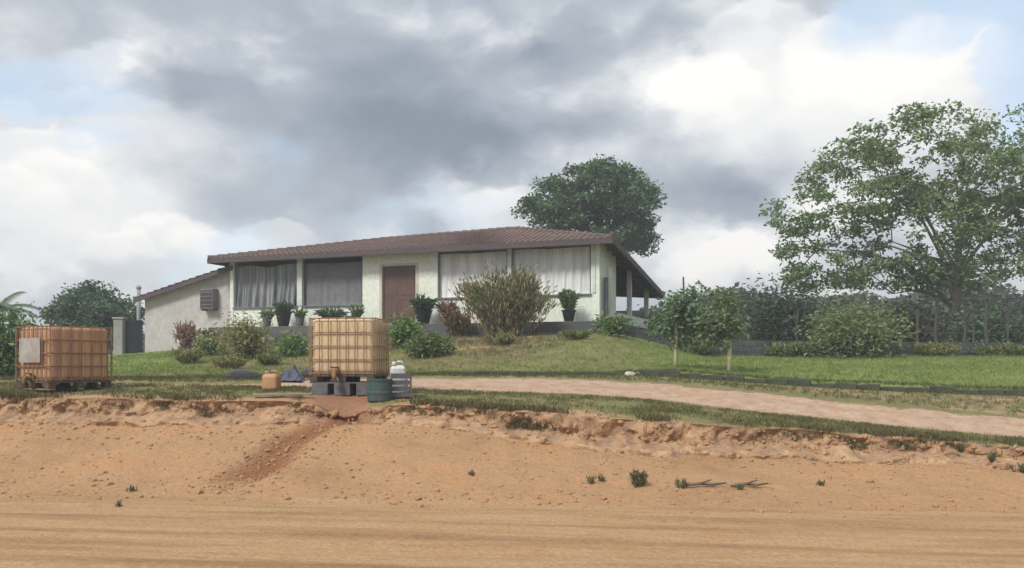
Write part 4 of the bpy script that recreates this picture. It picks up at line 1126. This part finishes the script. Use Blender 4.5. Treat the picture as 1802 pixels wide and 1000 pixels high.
for (px, py, w_, h_, n, lab) in ((1121, 858, .32, .26, 260, 'largest green weed tuft low on the earth bank'), (1043, 852, .2, .14, 110, 'weed tuft just left of the largest one on the bank'),
                                 (1058, 848, .15, .12, 80, 'small weed touching the tuft left of the largest one'), (1198, 860, .28, .15, 150, 'olive weed tuft right of the largest one beside dead sticks'),
                                 (1300, 862, .16, .10, 70, 'little weed between the two dead sticks'),
                                 (1445, 855, .16, .07, 60, 'low weed right of the dead sticks'),
                                 (832, 838, .18, .08, 60, 'flat weed in the middle of the bank'), (231, 866, .18, .08, 60, 'flat weed at the foot of the bank on the left'),
                                 (209, 892, .12, .07, 40, 'smallest weed beside the road on the left'), (1745, 812, .4, .16, 200, 'grassy weed clump near the top of the bank at the right edge'),
                                 (1800, 832, .45, .16, 200, 'weed clump on the bank at the very right edge'), (1690, 795, .3, .14, 130, 'weed clump under the driveway edge on the right')):
    xq, yq = on_bank(px, py)
    bush('weed', lab, CX + xq / yq * FPX, 0, yq, w_ * .85, h_ * .75, int(n * .7), max(.05, h_ * .36), [(.17, .175, .10), (.22, .20, .125), (.15, .15, .085)], 'weed', upright=.7, aspect=.25, stems=6, group='weeds on the earth bank')
for (px, py, L, lab) in ((1240, 858, .62, 'dead stick lying right of the olive weed on the bank'), (1320, 858, .52, 'dead stick further right on the bank')):
    xq, yq = on_bank(px, py); t = thing('dead_stick', lab, 'stick', (xq, yq, ground_z(xq, yq)), 0, 'dead sticks on the bank')
    MB().tube(((-L / 2, 0, .02), (-L * .1, .03, .045), (L * .2, .01, .035), (L / 2, .05, .05)), (.02, .026, .022, .01), 6).tube(((-L * .1, .03, .045), (L * .05, -.1, .10), (L * .1, -.16, .12)), (.016, .011, .005), 5).build('wood', M['dead_wood'], t)

# ------------------------------------------------------------------ loose clods, grass blades
def scatter(n, fx):
    res = []
    while len(res) < n:
        q = fx()
        if q: res.append(q)
    return res


def interp_pt(x, y): return (x, y, ground_z(x, y))


def clods():
    global ICO, ICF
    ico = [(0, 0, 1), (.89, 0, .45), (.28, .85, .45), (-.72, .53, .45), (-.72, -.53, .45), (.28, -.85, .45), (.72, .53, -.45), (-.28, .85, -.45), (-.89, 0, -.45), (-.28, -.85, -.45), (.72, -.53, -.45), (0, 0, -1)]
    fc = [(0, 1, 2), (0, 2, 3), (0, 3, 4), (0, 4, 5), (0, 5, 1), (1, 6, 2), (2, 7, 3), (3, 8, 4), (4, 9, 5), (5, 10, 1), (6, 7, 2), (7, 8, 3), (8, 9, 4), (9, 10, 5), (10, 6, 1), (11, 7, 6), (11, 8, 7), (11, 9, 8), (11, 10, 9), (11, 6, 10)]
    ICO, ICF = ico, fc
    mb = MB()
    for q in range(4200):
        x = random.uniform(-10, 10); a_, b_ = float(np.interp(x, cols, Yt)), float(np.interp(x, cols, Yb))
        u = random.random()
        if q % 5 == 0: x = float(path_x(12.5 + u * 2)) + random.gauss(0, .35); y = 12.0 + u * 2.6
        elif q % 5 == 1: y = b_ - abs(random.gauss(0, .3))
        elif q % 5 == 2: y = a_ + random.gauss(.2, .35)
        else: y = a_ + (b_ - a_) * u
        s_ = min(.055, .006 + random.expovariate(1 / .0075)); z = ground_z(x, y) + s_ * .25
        k_ = [s_ * random.uniform(.7, 1.3) for _ in range(3)]
        mb.add([(x + a * k_[0] * random.uniform(.8, 1.2), y + b * k_[1] * random.uniform(.8, 1.2), z + c * k_[2] * .7) for a, b, c in ico], fc)
    return tag(mb.build('earth_clods', M['rock'], None), 'loose orange clods scattered over the earth bank', None, None, 'stuff')


clods()


def face_chunks():
    rows = [i for i in range(NR) if band[i] == 'bank' and GM[i, NC // 2, 3] > .95]
    c0 = int(np.searchsorted(cols, -10.5)); c1 = int(np.searchsorted(cols, 10.5)); mb = MB()
    for q in range(1700):
        j = random.randrange(c0, c1); i = random.choice(rows)
        s_ = min(.07, .010 + random.expovariate(1 / .014)); p_ = Vector((cols[j] + random.uniform(-.04, .04), GY[i, j], GZ[i, j]))
        rot_ = Matrix.Rotation(random.uniform(0, 3), 3, Vector((random.gauss(0, 1), random.gauss(0, 1), random.gauss(0, 1))).normalized())
        k_ = [s_ * random.uniform(.5, 1.3) for _ in range(3)]
        mb.add([p_ + rot_ @ Vector((a * k_[0], b * k_[1], c * k_[2])) * random.uniform(.65, 1.2) for a, b, c in ICO], ICF)
    return tag(mb.build('broken_earth', M['rock'], None), 'angular lumps of broken earth along the cut face of the bank', None, None, 'stuff')


face_chunks()


def grass(name, label, pts, hgt, cols_, per=5, spread=.035):
    P = np.repeat(np.array(pts), per, 0); n = len(P); P[:, :2] += RNG.normal(size=(n, 2)) * spread
    aim = np.stack([RNG.normal(size=n) * .5, RNG.normal(size=n) * .5, np.full(n, 1.6)], -1)
    o = leaves(name, P, hgt, cols_, None, .11, .0, aim, .35, .12)
    return tag(o, label, None, None, 'stuff')


def g_verge():
    x = random.uniform(-11, 10); a_, b_ = float(np.interp(x, cols, Yc)), float(np.interp(x, cols, Yl))
    u = random.random() ** 1.0; y = a_ + (b_ - a_) * u
    j = int(np.searchsorted(cols, x)); i = int(np.argmin(np.abs(GY[:, j] - y)))
    if random.random() > max(0.0, GM[i, j, 0]) ** 1.5 or GM[i, j, 1] > .4: return None
    if fbm(x * 1.1, y * 1.3, 120) < random.uniform(-.25, .15): return None
    return interp_pt(x, y)


grass('verge_grass', 'short olive grass tufts growing on the verge', scatter(6500, g_verge), .055, [(.14, .145, .06), (.18, .17, .075), (.22, .185, .10), (.11, .135, .05)])


def g_edge():
    x = random.uniform(-11, 10); y = float(np.interp(x, cols, Yc)) + abs(random.gauss(0, .14)) - .02
    if fbm(x * .8, 2.5, 130) < random.uniform(-.12, .22) or abs(x + 3) < .7: return None
    return interp_pt(x, y)


grass('edge_grass', 'ragged dry grass hanging along the lip of the bank', scatter(1500, g_edge), .10, [(.19, .17, .09), (.23, .19, .11), (.15, .15, .07)], 6, .04)


def g_margin():
    x = random.uniform(-11, 13); b_ = float(np.interp(x, cols, Yk)); y = b_ + (random.gauss(.12, .16) if random.random() < .5 else -random.random() * (b_ - float(np.interp(x, cols, Yu))))
    return interp_pt(x, y)


grass('kerb_grass', 'longer grass along the garden kerb', scatter(6000, g_margin), .07, [(.10, .135, .05), (.13, .165, .06), (.16, .16, .07)])


def g_lawn():
    y = random.uniform(18.5, 30); x = random.uniform(-13, 20)
    if y < float(kb_y(x)) + .15: return None
    j = int(np.searchsorted(cols, x)); i = int(np.argmin(np.abs(GY[:, j] - y)))
    if random.random() > GM[i, j, 0]: return None
    return interp_pt(x, y)


lp = scatter(13000, g_lawn)
mound_p = [q for q in lp if lawn_mask(np.full(NC, q[0]), np.full(NC, q[1]))[0, 3] > .35] if False else []
sel = np.array([float(sstep(9.5, 5.5, -to_house(q[0], q[1])[1]) * sstep(1.8, -1.5, to_house(q[0], q[1])[0]) * sstep(-14.5, -9, to_house(q[0], q[1])[0])) for q in lp])
lpa = np.array(lp)
grass('lawn_grass', 'short bright grass of the lawn', lpa[sel < .4], .075, [(.19, .255, .075), (.225, .29, .085), (.26, .285, .11)], 5, .06)
grass('mound_grass', 'dry brownish grass on the mound in front of the house', lpa[sel >= .4], .10, [(.23, .185, .11), (.19, .165, .08), (.27, .21, .13), (.16, .16, .07)], 5, .06)

# ------------------------------------------------------------------ haze volume added to lift the blacks, in place of a window-glass veil
hm = bpy.data.materials.new('added_haze'); hm.use_nodes = True; ht = NT(hm.node_tree); ht.n.remove(ht.n['Principled BSDF'])
pv = ht.node('ShaderNodeVolumePrincipled'); pv.inputs['Color'].default_value = (.90, .94, 1, 1); pv.inputs['Density'].default_value = .0024; pv.inputs['Anisotropy'].default_value = .2
ht.l.new(pv.outputs[0], ht.n['Material Output'].inputs['Volume'])
hz = MB().box((-3600, -3600, -1.2), (3600, 3600, 15)).build('haze', hm, None)
tag(hz, 'thin pale haze added over the whole place to lift the dark tones', None, None, 'stuff')
scene.cycles.volume_bounces = 0; scene.cycles.max_bounces = 5; scene.cycles.diffuse_bounces = 3
